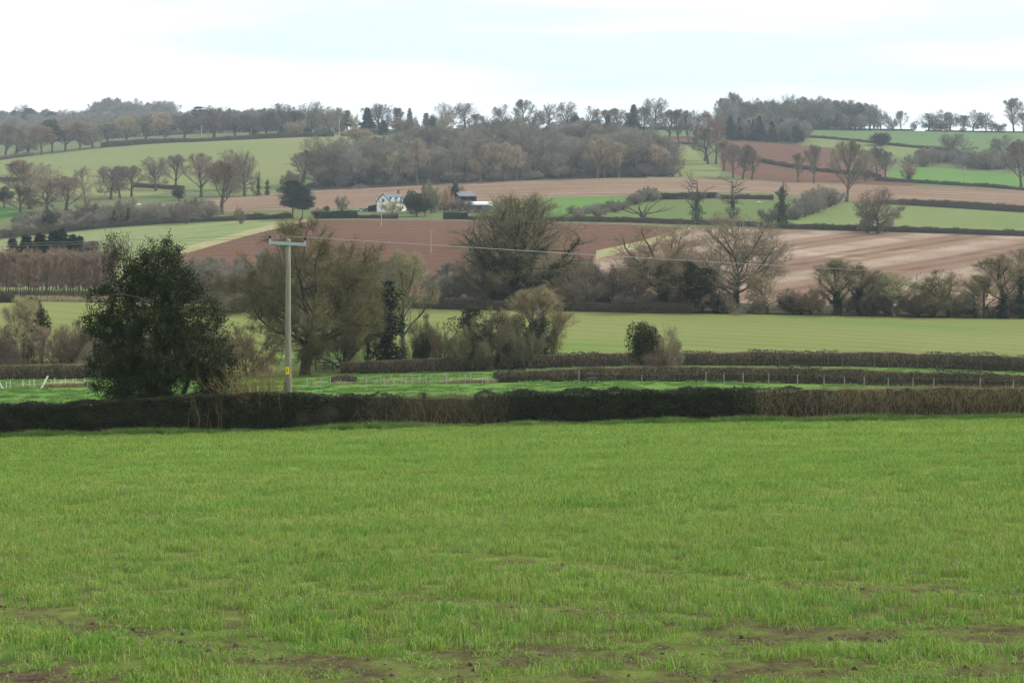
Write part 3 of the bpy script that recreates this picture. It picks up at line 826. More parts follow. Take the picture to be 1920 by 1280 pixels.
ARCH = {
    'oak_broad': [make_bare('oak', 18.5, 18, 17, .12, .56, tw_n=8, kids=[19, 11, 8, 0], tw_r=.0135, tw_len=.9)],
    'oak_great': [make_bare('oak', 18, 18.5, 27, .12, 1.0, tw_n=4, ivy=.9, kids=[14, 10, 8, 0], tw_r=.010, over=dict(fan=(74, 4), trop=[0, .55, .25, .1], gnarl=[.06, .16, .24, .28]))],
    'oak': [make_bare('oak', 18, 18, 11, .16, .62, tw_n=5), make_bare('oak', 17, 19, 12, .12, .6, tw_n=5), make_bare('oak', 18, 16, 13, .18, .55, tw_n=5),
            make_bare('oak', 16, 19, 14, .10, .6, tw_n=6, kids=[15, 9, 7, 0]), make_bare('oak', 19, 16, 15, .15, .5, tw_n=4, over=dict(trop=[0, .5, .2, .1], fan=(70, 8)))],
    'oak_ivy': [make_bare('oak', 18, 19, 21, .12, .8, tw_n=4, ivy=.62), make_bare('oak', 18, 16, 22, .2, .6, tw_n=4, ivy=.75)],
    'ash': [make_bare('ash', 18, 13, 31, .12, .42, tw_n=5), make_bare('ash', 19, 14, 32, .16, .45, tw_n=5), make_bare('ash', 17, 11, 33, .2, .36, tw_n=5),
            make_bare('ash', 18, 14, 34, .10, .42, tw_n=6, over=dict(fan=(78, 12), trop=[0, .3, .2, .1])), make_bare('ash', 18, 12, 35, .14, .4, tw_n=4, over=dict(fan=(70, 10), trop=[0, .2, .1, .0], gnarl=[.08, .2, .24, .26]))],
    'ash_ivy': [make_bare('ash', 18, 13, 41, .2, .45, tw_n=4, ivy=.8, ivy_levels=1)],
    'scrub': [make_bare('scrub', 8, 9, 51, .05, .22, tw_n=5, tw_len=.7, tw_r=.014), make_bare('scrub', 8, 8, 52, .05, .2, tw_n=5, tw_len=.7, tw_r=.014), make_bare('scrub', 7, 10, 53, .03, .2, tw_n=5, tw_len=.7, tw_r=.014)],
    'slim': [make_bare('ash', 14, 3.2, 61, .45, .13, tw_n=4, tw_len=.8, tw_r=.013, kids=[12, 5, 4, 0]), make_bare('ash', 13, 2.6, 62, .5, .11, tw_n=4, tw_len=.8, tw_r=.013, kids=[12, 5, 4, 0])],
    'evergreen': [make_leafy(8, 8, 71, 9000, .26), make_leafy(9, 6, 72, 9000, .26)],
    'ragged': [make_leafy(8, 8, 73, 9000, .22, lumps=44, low=.02, bole=-.1, rs=.6), make_leafy(9, 7, 74, 9000, .22, lumps=44, low=.02, bole=-.1, rs=.6)],
    'spruce': [make_conifer(13, 5.5, 81), make_conifer(14, 5, 82)],
    'pine': [make_conifer(14, 8, 83, 'pine')],
    'cedar': [make_conifer(18, 12, 84, 'cedar')],
    'thin': [make_conifer(16, 3.5, 85, 'thin')],
    'ivycol': [make_ivy_column(14, 9, 91, True, 1900, .68), make_ivy_column(13, 9, 92, True, 1700, .6), make_ivy_column(13, 7, 93, False, 3600, .97)],
    'dead': [make_dead_pollard(9, 16, 95)],
}
THING = {'oak_broad': 'oak_tree', 'oak_great': 'oak_tree', 'oak': 'oak_tree', 'oak_ivy': 'oak_tree', 'ash': 'ash_tree', 'ash_ivy': 'ash_tree', 'scrub': 'thorn_bush', 'slim': 'young_tree', 'evergreen': 'evergreen_bush', 'ragged': 'evergreen_bush',
         'spruce': 'spruce_tree', 'pine': 'pine_tree', 'cedar': 'cedar_tree', 'thin': 'larch_tree', 'ivycol': 'ivy_clad_tree', 'dead': 'dead_tree'}
CATS = {'scrub': 'bush', 'evergreen': 'bush', 'ragged': 'bush'}
_prng = np.random.default_rng(2024)
GREY, OLIVE, BROWN, RED, PALE, DARK, BLUE = (1.0, .98, .98), (1.0, 1.04, .72), (1.05, .92, .78), (1.25, .85, .78), (1.45, 1.38, 1.15), (.62, .62, .60), (.72, .80, .92)
def plant(kind, px, base, top, width, label, tint=GREY, Y=None, v=None, group=None, rot=None, name=None, cat=None):
    """One tree or bush at a column and ground row (or at a known distance), with the height and spread it shows."""
    ar = ARCH[kind]
    a = ar[v] if v is not None else ar[int(_prng.integers(len(ar)))]
    p = at(px, base, Y)
    g = YH - F * p.z / p.y
    H = max(0.4, (g - top) * p.y / F)
    Wm = width * p.y / F
    root = empty(name or THING[kind], p, _prng.uniform(0, 6.283) if rot is None else rot)
    sw = Wm / a['W']
    root.scale = (sw, sw, H / a['H'])
    tag(root, label, cat or CATS.get(kind, 'tree'), group)
    for nm, me in a['parts']:
        put(nm, me, root, color=tint if nm in ('trunk', 'crown') else (1, 1, 1))
    return root

# ------------------------------------------------------------------ masses nobody could count: points that carry whole plants or tufts
def scatter(name, pts, rots, scl, meshes, color=None, idx=None, kind='stuff'):
    pts = np.asarray(pts, np.float32); n = len(pts)
    me = bpy.data.meshes.new(name)
    me.vertices.add(n); me.vertices.foreach_set("co", pts.ravel())
    a = me.attributes.new("rot", 'FLOAT_VECTOR', 'POINT'); a.data.foreach_set("vector", np.asarray(rots, np.float32).ravel())
    a = me.attributes.new("scl", 'FLOAT_VECTOR', 'POINT'); a.data.foreach_set("vector", np.asarray(scl, np.float32).ravel())
    if idx is None: idx = np.random.default_rng(n).integers(0, len(meshes), n)
    a = me.attributes.new("pick", 'INT', 'POINT'); a.data.foreach_set("value", np.asarray(idx, np.int32))
    ng = bpy.data.node_groups.new(name + "_spread", 'GeometryNodeTree')
    ng.interface.new_socket("Geometry", in_out='INPUT', socket_type='NodeSocketGeometry')
    ng.interface.new_socket("Geometry", in_out='OUTPUT', socket_type='NodeSocketGeometry')
    gi = ng.nodes.new("NodeGroupInput"); go = ng.nodes.new("NodeGroupOutput")
    jn = ng.nodes.new("GeometryNodeJoinGeometry")
    def attr(nm, typ):
        q = ng.nodes.new("GeometryNodeInputNamedAttribute"); q.data_type = typ; q.inputs["Name"].default_value = nm
        return [o for o in q.outputs if o.enabled and o.name == "Attribute"][0]
    for k, m in enumerate(meshes):
        ob = bpy.data.objects.new("tuft", m)
        if color is not None: ob.color = (*color, 1)
        oi = ng.nodes.new("GeometryNodeObjectInfo"); oi.inputs["Object"].default_value = ob; oi.inputs["As Instance"].default_value = True
        ip = ng.nodes.new("GeometryNodeInstanceOnPoints")
        cmp_ = ng.nodes.new("FunctionNodeCompare"); cmp_.data_type = 'INT'; cmp_.operation = 'EQUAL'
        ii = [s for s in cmp_.inputs if s.type == 'INT']
        ng.links.new(attr("pick", 'INT'), ii[0]); ii[1].default_value = k
        ng.links.new(gi.outputs[0], ip.inputs["Points"]); ng.links.new(cmp_.outputs[0], ip.inputs["Selection"])
        ng.links.new(oi.outputs["Geometry"], ip.inputs["Instance"])
        e2r = ng.nodes.new("FunctionNodeEulerToRotation")
        ng.links.new(attr("rot", 'FLOAT_VECTOR'), e2r.inputs[0]); ng.links.new(e2r.outputs[0], ip.inputs["Rotation"])
        ng.links.new(attr("scl", 'FLOAT_VECTOR'), ip.inputs["Scale"])
        ng.links.new(ip.outputs["Instances"], jn.inputs[0])
    ng.links.new(jn.outputs[0], go.inputs[0])
    o = put(name, me)
    md = o.modifiers.new("spread", 'NODES'); md.node_group = ng
    tag(o, kind=kind)
    return o

def joined(a, name):
    """Trunk and crown of one kind of tree as a single mesh, for woods that read as one mass."""
    import bmesh
    bm = bmesh.new(); mats = []
    for nm, me in a['parts']:
        off = len(mats)
        for m in me.materials: mats.append(m)
        n0 = len(bm.faces)
        bm.from_mesh(me)
        bm.faces.ensure_lookup_table()
        if off:
            for f in bm.faces[n0:]: f.material_index += off
    out = bpy.data.meshes.new(name); bm.to_mesh(out); bm.free()
    for m in mats: out.materials.append(m)
    return out
# ------------------------------------------------------------------ buildings of the farm and the ridge
BM = dict(
    render=plain("white_render", (0.86, 0.83, 0.77), 0.8, 0.2, 0.03, 1.2),
    slate=plain("blue_grey_slate", (0.13, 0.145, 0.17), 0.5, 0.35, 0.15, 2.0),
    black=plain("black_boards", (0.018, 0.019, 0.022), 0.7, 0.2, 0.2, 2.0),
    glass=plain("window_glass", (0.035, 0.045, 0.055), 0.12, 0.5, 0.1, 1.0),
    white=plain("white_paint", (0.80, 0.80, 0.78), 0.5, 0.3, 0.03, 2.0),
    brick=plain("red_brick", (0.24, 0.10, 0.07), 0.9, 0.1, 0.2, 5.0),
    bluetin=plain("blue_grey_cladding", (0.055, 0.085, 0.125), 0.6, 0.3, 0.15, 1.0),
    asbestos=plain("grey_sheet_roof", (0.20, 0.195, 0.20), 0.85, 0.15, 0.15, 0.8),
    whitetin=plain("white_sheet", (0.80, 0.81, 0.82), 0.5, 0.3, 0.05, 0.8),
    greywall=plain("grey_block_wall", (0.21, 0.20, 0.19), 0.9, 0.1, 0.2, 0.7),
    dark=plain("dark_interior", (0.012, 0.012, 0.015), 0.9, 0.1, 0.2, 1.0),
    postwood=plain("silvered_post_timber", (0.27, 0.25, 0.205), 0.9, 0.1, 0.2, 4.0),
    wood=plain("weathered_timber", (0.175, 0.152, 0.118), 0.9, 0.1, 0.25, 4.0),
    palewood=plain("pale_split_timber", (0.46, 0.43, 0.37), 0.8, 0.1, 0.1, 4.0),
    darkwood=plain("damp_timber", (0.085, 0.075, 0.058), 0.9, 0.1, 0.25, 4.0),
    steel=plain("galvanised_steel", (0.36, 0.41, 0.46), 0.45, 0.4, 0.1, 5.0),
    porcelain=plain("dark_glazed_insulator", (0.018, 0.015, 0.014), 0.25, 0.5, 0.1, 5.0),
    yellow=plain("yellow_plate", (0.80, 0.66, 0.03), 0.5, 0.3, 0.04, 4.0),
    ink=plain("black_print", (0.01, 0.01, 0.01), 0.6, 0.2, 0.0, 4.0),
    wire=plain("bare_conductor", (0.27, 0.265, 0.24), 0.6, 0.2, 0.05, 0.5),
    rubber=plain("tyre_rubber", (0.022, 0.023, 0.026), 0.8, 0.2, 0.2, 3.0),
    sheet=plain("dull_plastic_sheet", (0.055, 0.070, 0.068), 0.4, 0.4, 0.3, 0.6),
    silver=plain("silver_car_paint", (0.52, 0.56, 0.60), 0.3, 0.5, 0.02, 1.0, 0.3),
    darkpaint=plain("dark_blue_car_paint", (0.10, 0.13, 0.17), 0.3, 0.5, 0.02, 1.0, 0.2),
    earth=plain("heaped_earth", (0.12, 0.085, 0.065), 0.95, 0.05, 0.25, 0.5),
    lichen=plain("lichened_pole_top", (0.20, 0.20, 0.09), 0.9, 0.1, 0.3, 8.0),
)
def pole_mat():
    m, t, b = nt("grey_pole_wood")
    tc = nd(t, "ShaderNodeTexCoord").outputs["Object"]
    c = mixc(t, noise(t, mapped(t, tc, 0, (14, 14, .5)), 2.0, 5.0, 0.6, .3, .7), (0.165, 0.145, 0.115), (0.30, 0.275, 0.225))
    c = mixc(t, noise(t, mapped(t, tc, 0, (40, 40, 1.0)), 2.0, 3.0, 0.6, .58, .7), c, (0.07, 0.06, 0.05))
    c = mixc(t, noise(t, mapped(t, tc, 0, (3, 3, .3)), 1.0, 3.0, 0.6, .45, .7), c, (0.25, 0.235, 0.15))
    t.links.new(c, b.inputs["Base Color"])
    return m
BM['pole'] = pole_mat()
def part(name, mb, mat, parent, **kw):
    return put(name, mb.mesh(name, mat if isinstance(mat, list) else BM[mat] if isinstance(mat, str) else mat), parent, **kw)

def window(root, M, w, h, lights=2, depth=0.06, label=None):
    """A casement: white frame with its bars, dark panes behind; M places it with x across and y out of the wall."""
    fr = MB(); t = .07
    for sx in (-1, 1): fr.box((sx * (w / 2 - t / 2), -.03, 0), (t, depth, h))
    for sz in (-1, 1): fr.box((0, -.03, sz * (h / 2 - t / 2)), (w - 2 * t, depth, t))
    for i in range(1, lights): fr.box((-w / 2 + w * i / lights, -.03, 0), (.05, depth * .9, h - 2 * t))
    fr.box((0, -.031, h * .12), (w - 2 * t, depth * .8, .045))
    f = part("window", fr, 'white', root); f.matrix_local = M
    for i in range(lights):
        p = MB(); p.box((-w / 2 + w * (i + .5) / lights, .0, 0), (w / lights - .05, .02, h - .1))
        part("pane", p, 'glass', f)
    return f

def gable_house():
    p = at(706.5, 397, None)
    a = R(36)
    root = empty("farmhouse", p, -a)
    tag(root, "white rendered farmhouse with slate roof and steep gable facing the ploughed field", "house")
    w, L, he, ha = 7.6, 11.2, 4.5, 8.0
    # local: gable in the plane y = 0, x from 0 to w, ridge along +y
    wl = MB()
    prof = [(0, -1.0), (w, -1.0), (w, he), (w / 2, ha), (0, he)]
    wl.prism(prof, 0, L)
    part("wall", wl, 'render', root)
    th = math.atan2(ha - he, w / 2); sl = math.hypot(ha - he, w / 2) + .45
    for s in (-1, 1):
        rb = MB()
        n = 14
        for i in range(n):       # courses of slate, each lapping the one below
            d0 = sl * i / n; d1 = sl * (i + 1) / n + .04
            mid = (d0 + d1) / 2
            rb.box((w / 2 + s * math.cos(th) * mid, L / 2, ha + .10 - math.sin(th) * mid + .012 * (i % 2)), (d1 - d0, L + .5, .07), ry=s * th)
        part("roof", rb, 'slate', root)
        bb = MB(); bb.box((w / 2 + s * math.cos(th) * sl / 2, -.29, ha + .02 - math.sin(th) * sl / 2), (sl, .07, .24), ry=s * th)
        part("bargeboard", bb, 'black', root)
        gt = MB(); gt.box((w / 2 + s * (w / 2 + .32), L / 2, he - .42), (.12, L + .4, .12)); part("gutter", gt, 'black', root)
    ch = MB(); ch.box((w / 2, L - .8, ha + .75), (.9, .7, 1.7)); ch.box((w / 2, L - .8, ha + 1.66), (1.02, .82, .14))
    c = part("chimney", ch, 'brick', root)
    for k in (-.2, .2):
        q = MB(); q.tube([(w / 2 + k, L - .8, ha + 1.7), (w / 2 + k, L - .8, ha + 2.1)], .12, 7); part("chimney_pot", q, 'brick', c)
    Mg = lambda x, z: Matrix.Translation((x, -.02, z))
    window(root, Mg(w / 2, 5.05), 1.7, 1.5, 3)
    window(root, Mg(w / 2 - .65, 1.75), .95, 1.35, 2)
    window(root, Mg(w / 2 + 1.25, 1.75), .95, 1.35, 2)
    Ms = lambda y, z: Matrix.Translation((w + .02, y, z)) @ Matrix.Rotation(R(90), 4, 'Z')
    for y in (2.2, 5.6, 9.0): window(root, Ms(y, 1.7), 1.2, 1.2, 2)
    for y in (2.0, 6.1, 9.4):    # gabled dormers breaking the eaves
        d = MB(); d.prism([(y - .95, he - .35), (y + .95, he - .35), (y + .95, he + 1.0), (y, he + 2.0), (y - .95, he + 1.0)], w / 2 + 1.2, w + .12, axis='x')
        dm = part("dormer", d, 'render', root)
        for s in (-1, 1):
            r = MB(); r.box((w / 2 + 2.5, y + s * .56, he + 1.56), (2.9, 1.62, .09), rx=-s * R(46)); part("dormer_roof", r, 'slate', dm)
        f = window(root, Matrix.Translation((w + .14, y, he + .75)) @ Matrix.Rotation(R(90), 4, 'Z'), .9, .95, 2)
    fd = MB(); fd.box((-.1, 2.6, he + 1.2), (2.4, 2.6, 1.9)); dm = part("dormer", fd, 'render', root)
    fr = MB(); fr.box((-.1, 2.6, he + 2.24), (2.7, 2.9, .18)); part("dormer_roof", fr, 'black', dm)
    window(root, Matrix.Translation((-.35, 1.27, he + 1.35)), 1.1, .9, 2)
    dr = MB(); dr.box((w + .03, 7.4, 1.0), (.08, .95, 2.05)); d = part("door", dr, 'black', root)
    hd = MB(); hd.box((w + .09, 7.75, 1.0), (.06, .06, .14)); part("handle", hd, 'steel', d)
gable_house()

def barn():
    b = R(36); p = at(868, Y=690)
    p = Vector(((862 - CX) / F * 690, 690, at(868, Y=690).z))
    root = empty("barn", p, b)
    tag(root, "open fronted dark barn with grey sheet roof beyond the white roofed shed", "barn")
    L, w, he, ha = 9.5, 9.0, 5.2, 7.4     # local x along the ridge; long open side at y = 0 facing the yard; gable at x = 0
    wl = MB()
    wl.prism([(0, -1), (w, -1), (w, he), (w / 2, ha), (0, he)], 0, .15, axis='x')
    wl.prism([(0, -1), (w, -1), (w, he), (w / 2, ha), (0, he)], L - .15, L, axis='x')
    wl.box((L / 2, w - .1, he / 2 - .5), (L - .32, .15, he + 1.0))
    part("wall", wl, 'bluetin', root)
    fl = MB(); fl.box((L / 2, w - .35, he / 2), (L - .4, .2, he - .2)); part("inner_shade_panel", fl, 'dark', root)  # near-black panel: the open barn's inner shade put into colour
    for x in (.35, L / 2, L - .35):
        q = MB(); q.box((x, .12, he / 2 - .5), (.28, .2, he + 1.0)); part("post", q, 'bluetin', root)
    bm_ = MB(); bm_.box((L / 2, .12, he - .2), (L - .3, .22, .4)); part("beam", bm_, 'bluetin', root)
    th = math.atan2(ha - he, w / 2); sl = math.hypot(ha - he, w / 2) + .4
    for s in (-1, 1):
        r = MB(); n = 22
        for i in range(n):
            r.box((-.2 + (L + .4) * (i + .5) / n, w / 2 + s * math.cos(th) * sl / 2, ha + .12 - math.sin(th) * sl / 2 + .03 * (i % 2)), ((L + .4) / n, sl, .06), rx=-s * th)
        part("roof", r, 'asbestos', root)
barn()

def white_shed():
    b = R(-24); p = Vector(((869 - CX) / F * 668, 668, float(zat((869 - CX) / F * 668, 668))))
    root = empty("shed", p, b)
    tag(root, "long low shed with a bright white curved roof in front of the barn", "shed")
    L, w, he = 12.6, 8.0, 2.6
    wl = MB(); wl.box((L / 2, .1, he / 2 - .4), (L, .16, he + .8)); wl.box((.1, w / 2, he / 2 - .4), (.16, w - .4, he + .8)); part("wall", wl, 'greywall', root)
    en = MB()
    arc = [(w / 2 - w / 2 * math.cos(t), he + 1.5 * math.sin(t)) for t in np.linspace(0, math.pi, 11)]
    en.prism([(0, -.8), (w, -.8)] + [(y, z) for y, z in reversed(arc)], L - .02, L + .14, axis='x'); part("end_wall", en, 'whitetin', root)
    rf = MB()
    for k in range(10):
        y0, z0 = arc[k]; y1, z1 = arc[k + 1]
        n = 14
        for i in range(n):
            rf.box((-.2 + (L + .5) * (i + .5) / n, (y0 + y1) / 2, (z0 + z1) / 2 + .05 + .02 * (i % 2)), ((L + .5) / n, math.hypot(y1 - y0, z1 - z0) + .05, .05), rx=math.atan2(z1 - z0, y1 - y0))
    part("roof", rf, 'whitetin', root)
    gt = MB(); gt.box((L / 2, -.12, he - .05), (L + .9, .16, .2)); part("gutter", gt, 'darkwood', root)
    dr = MB(); dr.box((L * .62, -.02, .9), (2.6, .1, 2.1)); part("door", dr, 'dark', root)
    for x in (L * .45, L + .6):
        q = MB(); q.box((x, -.2, he / 2 - .5), (.18, .18, he + 1)); part("post", q, 'darkwood', root)
white_shed()

def open_shelter():
    p = Vector(((822 - CX) / F * 672, 672, float(zat((822 - CX) / F * 672, 672))))
    root = empty("cart_shelter", p, 0)
    tag(root, "low open cart shelter on thin pale posts between the evergreens and the shed", "shelter")
    r = MB(); r.box((4, 2, 3.9), (8.4, 4.6, .16), rx=R(6)); part("roof", r, 'asbestos', root)
    for x in (1.4, 4.9, 7.8):
        for y in (.2, 3.9):
            q = MB(); q.box((x, y, 1.3), (.16, .16, 4.9)); part("post", q, 'palewood', root)
    k = MB(); k.box((4, 4.1, 1.4), (8, .12, 4.0)); part("back_wall", k, 'darkwood', root)
open_shelter()

def field_shelter():
    Y = dist_of(1335, 372.5); p = Vector(((1323 - CX) / F * Y, Y, float(zat((1335 - CX) / F * Y, Y))))
    root = empty("field_shelter", p, 0)
    tag(root, "open fronted horse shelter with a pale end panel in the hedge above the paddock", "shed")
    w, d, h = 5.6, 3.2, 2.7
    m = MB(); m.box((w / 2, d, h / 2 - .3), (w, .1, h + .6)); m.box((.05, d / 2, h / 2 - .3), (.1, d - .1, h + .6)); part("wall", m, 'black', root)
    m = MB(); m.box((w - .1 + .55, .1, h / 2 - .3), (1.2, .12, h + .5)); part("end_panel", m, 'greywall', root)
    for x in (.15, w * .5, w - .15):
        q = MB(); q.box((x, .05, h / 2 - .3), (.18, .18, h + .6)); part("post", q, 'wood', root)
    m = MB(); m.box((w / 2, d / 2, h + .06), (w + .5, d + .6, .12), rx=R(-5)); part("roof", m, 'black', root)
field_shelter()

def ridge_bungalow(px0, px1, Y, label, wallm, pale_end):
    x0, x1 = (px0 - CX) / F * Y, (px1 - CX) / F * Y
    z = float(zat((x0 + x1) / 2, Y)); L = x1 - x0
    root = empty("bungalow", (x0, Y, z)); tag(root, label, "house")
    m = MB(); m.box((L / 2, 3.5, 1.0), (L, 7, 3.4)); part("wall", m, wallm, root)
    for s in (-1, 1):
        r = MB(); r.box((L / 2, 3.5 + s * 2.0, 3.75), (L + .8, 4.5, .14), rx=-s * R(27)); part("roof", r, 'slate', root)
    for xg in (0, L - .2):
        m = MB(); m.prism([(0, 2.7), (7, 2.7), (3.5, 4.5)], xg, xg + .2, axis='x'); part("gable", m, wallm, root)
    for x in np.linspace(2, L - 2, 4): window(root, Matrix.Translation((x, -.03, 1.6)), 1.5, 1.1, 2)
    if pale_end:
        m = MB(); m.box((L * .12, -.4, 1.2), (1.6, .6, 2.6)); part("porch", m, 'white', root)
ridge_bungalow(531, 553, dist_of(542, 252), "grey roofed bungalow behind the dark ridge hedge with blank walls", 'greywall', False)
ridge_bungalow(582, 624, dist_of(600, 250), "long grey roofed bungalow with a white porch behind the dark ridge hedge", 'greywall', True)

def garden_shed():
    p = at(690, 396.5)
    root = empty("garage", p, R(-8)); tag(root, "black boarded lean-to garage beside the white farmhouse gable", "garage")
    m = MB(); m.prism([(0, -.5), (3.6, -.5), (3.6, 3.1), (0, 2.2)], 0, 5); part("wall", m, 'black', root)
    m = MB(); m.box((1.8, 2.5, 2.76), (4.1, 5.4, .12), ry=-math.atan2(.9, 3.6)); part("roof", m, 'slate', root)
    m = MB(); m.box((1.8, -.04, 1.0), (2.3, .08, 2.0)); part("door", m, 'dark', root)
garden_shed()

def tyre_mesh():
    m = MB(); k, s = 9, 5
    V = []
    for i in range(k):
        a = i * 2 * math.pi / k
        for j in range(s):
            b = j * 2 * math.pi / s; rr = .42 + .17 * math.cos(b)
            V.append((rr * math.cos(a), rr * math.sin(a), .13 * math.sin(b)))
    Fq = [(i * s + j, ((i + 1) % k) * s + j, ((i + 1) % k) * s + (j + 1) % s, i * s + (j + 1) % s) for i in range(k) for j in range(s)]
    m.add(V, Fq, 0, True)
    return m.mesh("tyre", BM['rubber'])
def silage():
    Y = 655; p = Vector(((890 - CX) / F * Y, Y, float(zat((890 - CX) / F * Y, Y))))
    root = empty("silage_heap", p, 0); tag(root, "low sheeted silage heap weighted with old tyres below the white roofed shed", "heap")
    m = MB(); nx, ny = 26, 9
    X, Yg = np.meshgrid(np.linspace(-6.8, 6.8, nx), np.linspace(-3, 3, ny))
    prof = lambda x, y: 1.25 * np.clip(1 - (x / 6.8) ** 4, 0, 1) ** .6 * np.clip(1 - (y / 3) ** 2, 0, 1) ** .5
    Zg = prof(X, Yg) + .10 * vnoise(X * 1.5 + 30, Yg * 1.5) - .2
    idx = np.arange(nx * ny).reshape(ny, nx)
    m.add(np.stack([X, Yg, Zg], -1).reshape(-1, 3), np.stack([idx[:-1, :-1], idx[:-1, 1:], idx[1:, 1:], idx[1:, :-1]], -1).reshape(-1, 4), 0, True)
    part("cover", m, 'sheet', root)
    tm = tyre_mesh(); rng = random.Random(3)
    for i in range(34):
        x, y = rng.uniform(-6, 6), rng.uniform(-2.6, 1.5)
        t = put("tyre", tm, root, (x, y, float(prof(np.float64(x), np.float64(y))) - .02)); t.rotation_euler = (rng.uniform(-.3, .3) - y * .2, rng.uniform(-.2, .2), 0)
silage()

def car(px, row, rz, paint, label):
    p = at(px, row)
    root = empty("parked_car", p, rz); tag(root, label, "car", "cars parked beside the farmhouse")
    m = MB()
    m.prism([(-2.1, .25), (2.1, .25), (2.15, .62), (1.95, .85), (1.0, .95), (.45, 1.42), (-1.2, 1.45), (-1.85, .98), (-2.15, .90), (-2.2, .5)], -.85, .85)
    part("body", m, paint, root)
    m = MB()
    for s in (-1, 1): m.prism([(.92, .97), (.42, 1.36), (-1.1, 1.38), (-1.65, 1.0)], s * .86 - .01, s * .86 + .01)
    m.box((.74, 0, 1.16), (.03, 1.5, .55), ry=R(-49)); m.box((-1.54, 0, 1.2), (.03, 1.5, .6), ry=R(53))
    part("window", m, 'glass', root)
    for x in (-1.35, 1.35):
        for s in (-1, 1):
            m = MB(); m.tube([(x, s * .72, .32), (x, s * .9, .32)], .32, 10); part("wheel", m, 'rubber', root)
    for s in (-1, 1):
        m = MB(); m.box((2.12, s * .6, .68), (.08, .35, .16)); part("headlight", m, 'white', root)
car(678.5, 396, R(12), 'silver', "silver car parked furthest from the white farmhouse")
car(689, 396, R(160), 'darkpaint', "dark grey car parked nearest the black garage")

def yard_bits():
    p = at(844, 396); root = empty("white_post", p); tag(root, "short white post standing on the farm lawn beside a low white trough", "post")
    m = MB(); m.box((0, 0, 1.0), (.5, .3, 2.6)); m.box((0, 0, 2.36), (.34, .22, .12)); part("shaft", m, 'white', root)
    p = at(852.5, 395); root = empty("trough", p); tag(root, "low white trough on legs between the white post and the silage heap", "trough")
    m = MB(); m.box((0, 0, .75), (2.2, .7, .3)); part("basin", m, 'white', root)
    for x in (-.95, .95):
        m = MB(); m.box((x, 0, .25), (.12, .6, .72)); part("leg", m, 'white', root)
    p = at(678, 353); root = empty("earth_mound", p); tag(root, "low heap of brown earth at the foot of the wood above the stubble", "mound")
    m = MB(); n = 25
    X, Yg = np.meshgrid(np.linspace(-8, 8, n), np.linspace(-4, 4, n))
    Zg = 3.2 * np.exp(-(X / 4.2) ** 2 - (Yg / 2.2) ** 2) * (0.75 + .5 * vnoise(X * .6 + 9, Yg * .6)) - .25
    idx = np.arange(n * n).reshape(n, n)
    m.add(np.stack([X, Yg, Zg], -1).reshape(-1, 3), np.stack([idx[:-1, :-1], idx[:-1, 1:], idx[1:, 1:], idx[1:, :-1]], -1).reshape(-1, 4), 0, True)
    part("heap", m, 'earth', root)
yard_bits()

# ------------------------------------------------------------------ power line
def small_pole(px, base, top, label, Y=None, arm=1.9):
    p = at(px, base, Y); g = YH - F * p.z / p.y
    H = (g - top) * p.y / F; k = max(1.0, p.y / 420.0)
    root = empty("power_pole", p, 0); tag(root, label, "pole", "wooden power poles in the far fields")
    m = MB(); m.tube([(0, 0, -.5), (0, 0, H)], [.15 * k, .11 * k], 7); part("pole", m, 'pole', root)
    if arm:
        m = MB(); m.box((0, -.16, H - .25), (arm, .12 * k, .14 * k)); part("crossarm", m, 'steel', root)
        for s in (-1, 1):
            m = MB(); m.tube([(s * arm * .45, -.16, H - .1), (s * arm * .45, -.16, H + .25)], .07 * k, 6); part("insulator", m, 'porcelain', root)
    return root
small_pole(715, 424, 378, "power pole in the ploughed field directly in front of the white farmhouse")
small_pole(808, 474, 431, "power pole low in the ploughed field beside the great ivied oak")
small_pole(1719, None, 512, "power pole rising out of the tree belt below the stubble field", 345)
small_pole(1809, 345, 313, "power pole in the bright meadow under the scrubby hedgerow")
small_pole(378, 263, 236, "power pole on the ridge where the dark hill hedge begins")
small_pole(636, 253, 219, "power pole on the ridge beside the yellowish conifers", arm=0)
small_pole(726, 250, 209, "slim power pole on the ridge before the round ridge trees", arm=0)
small_pole(53, 288, 262, "power pole among the roadside trees above the hill crop", arm=0)
small_pole(667, 392, 352, "thin pole in the stubble strip left of the farmhouse", arm=0)

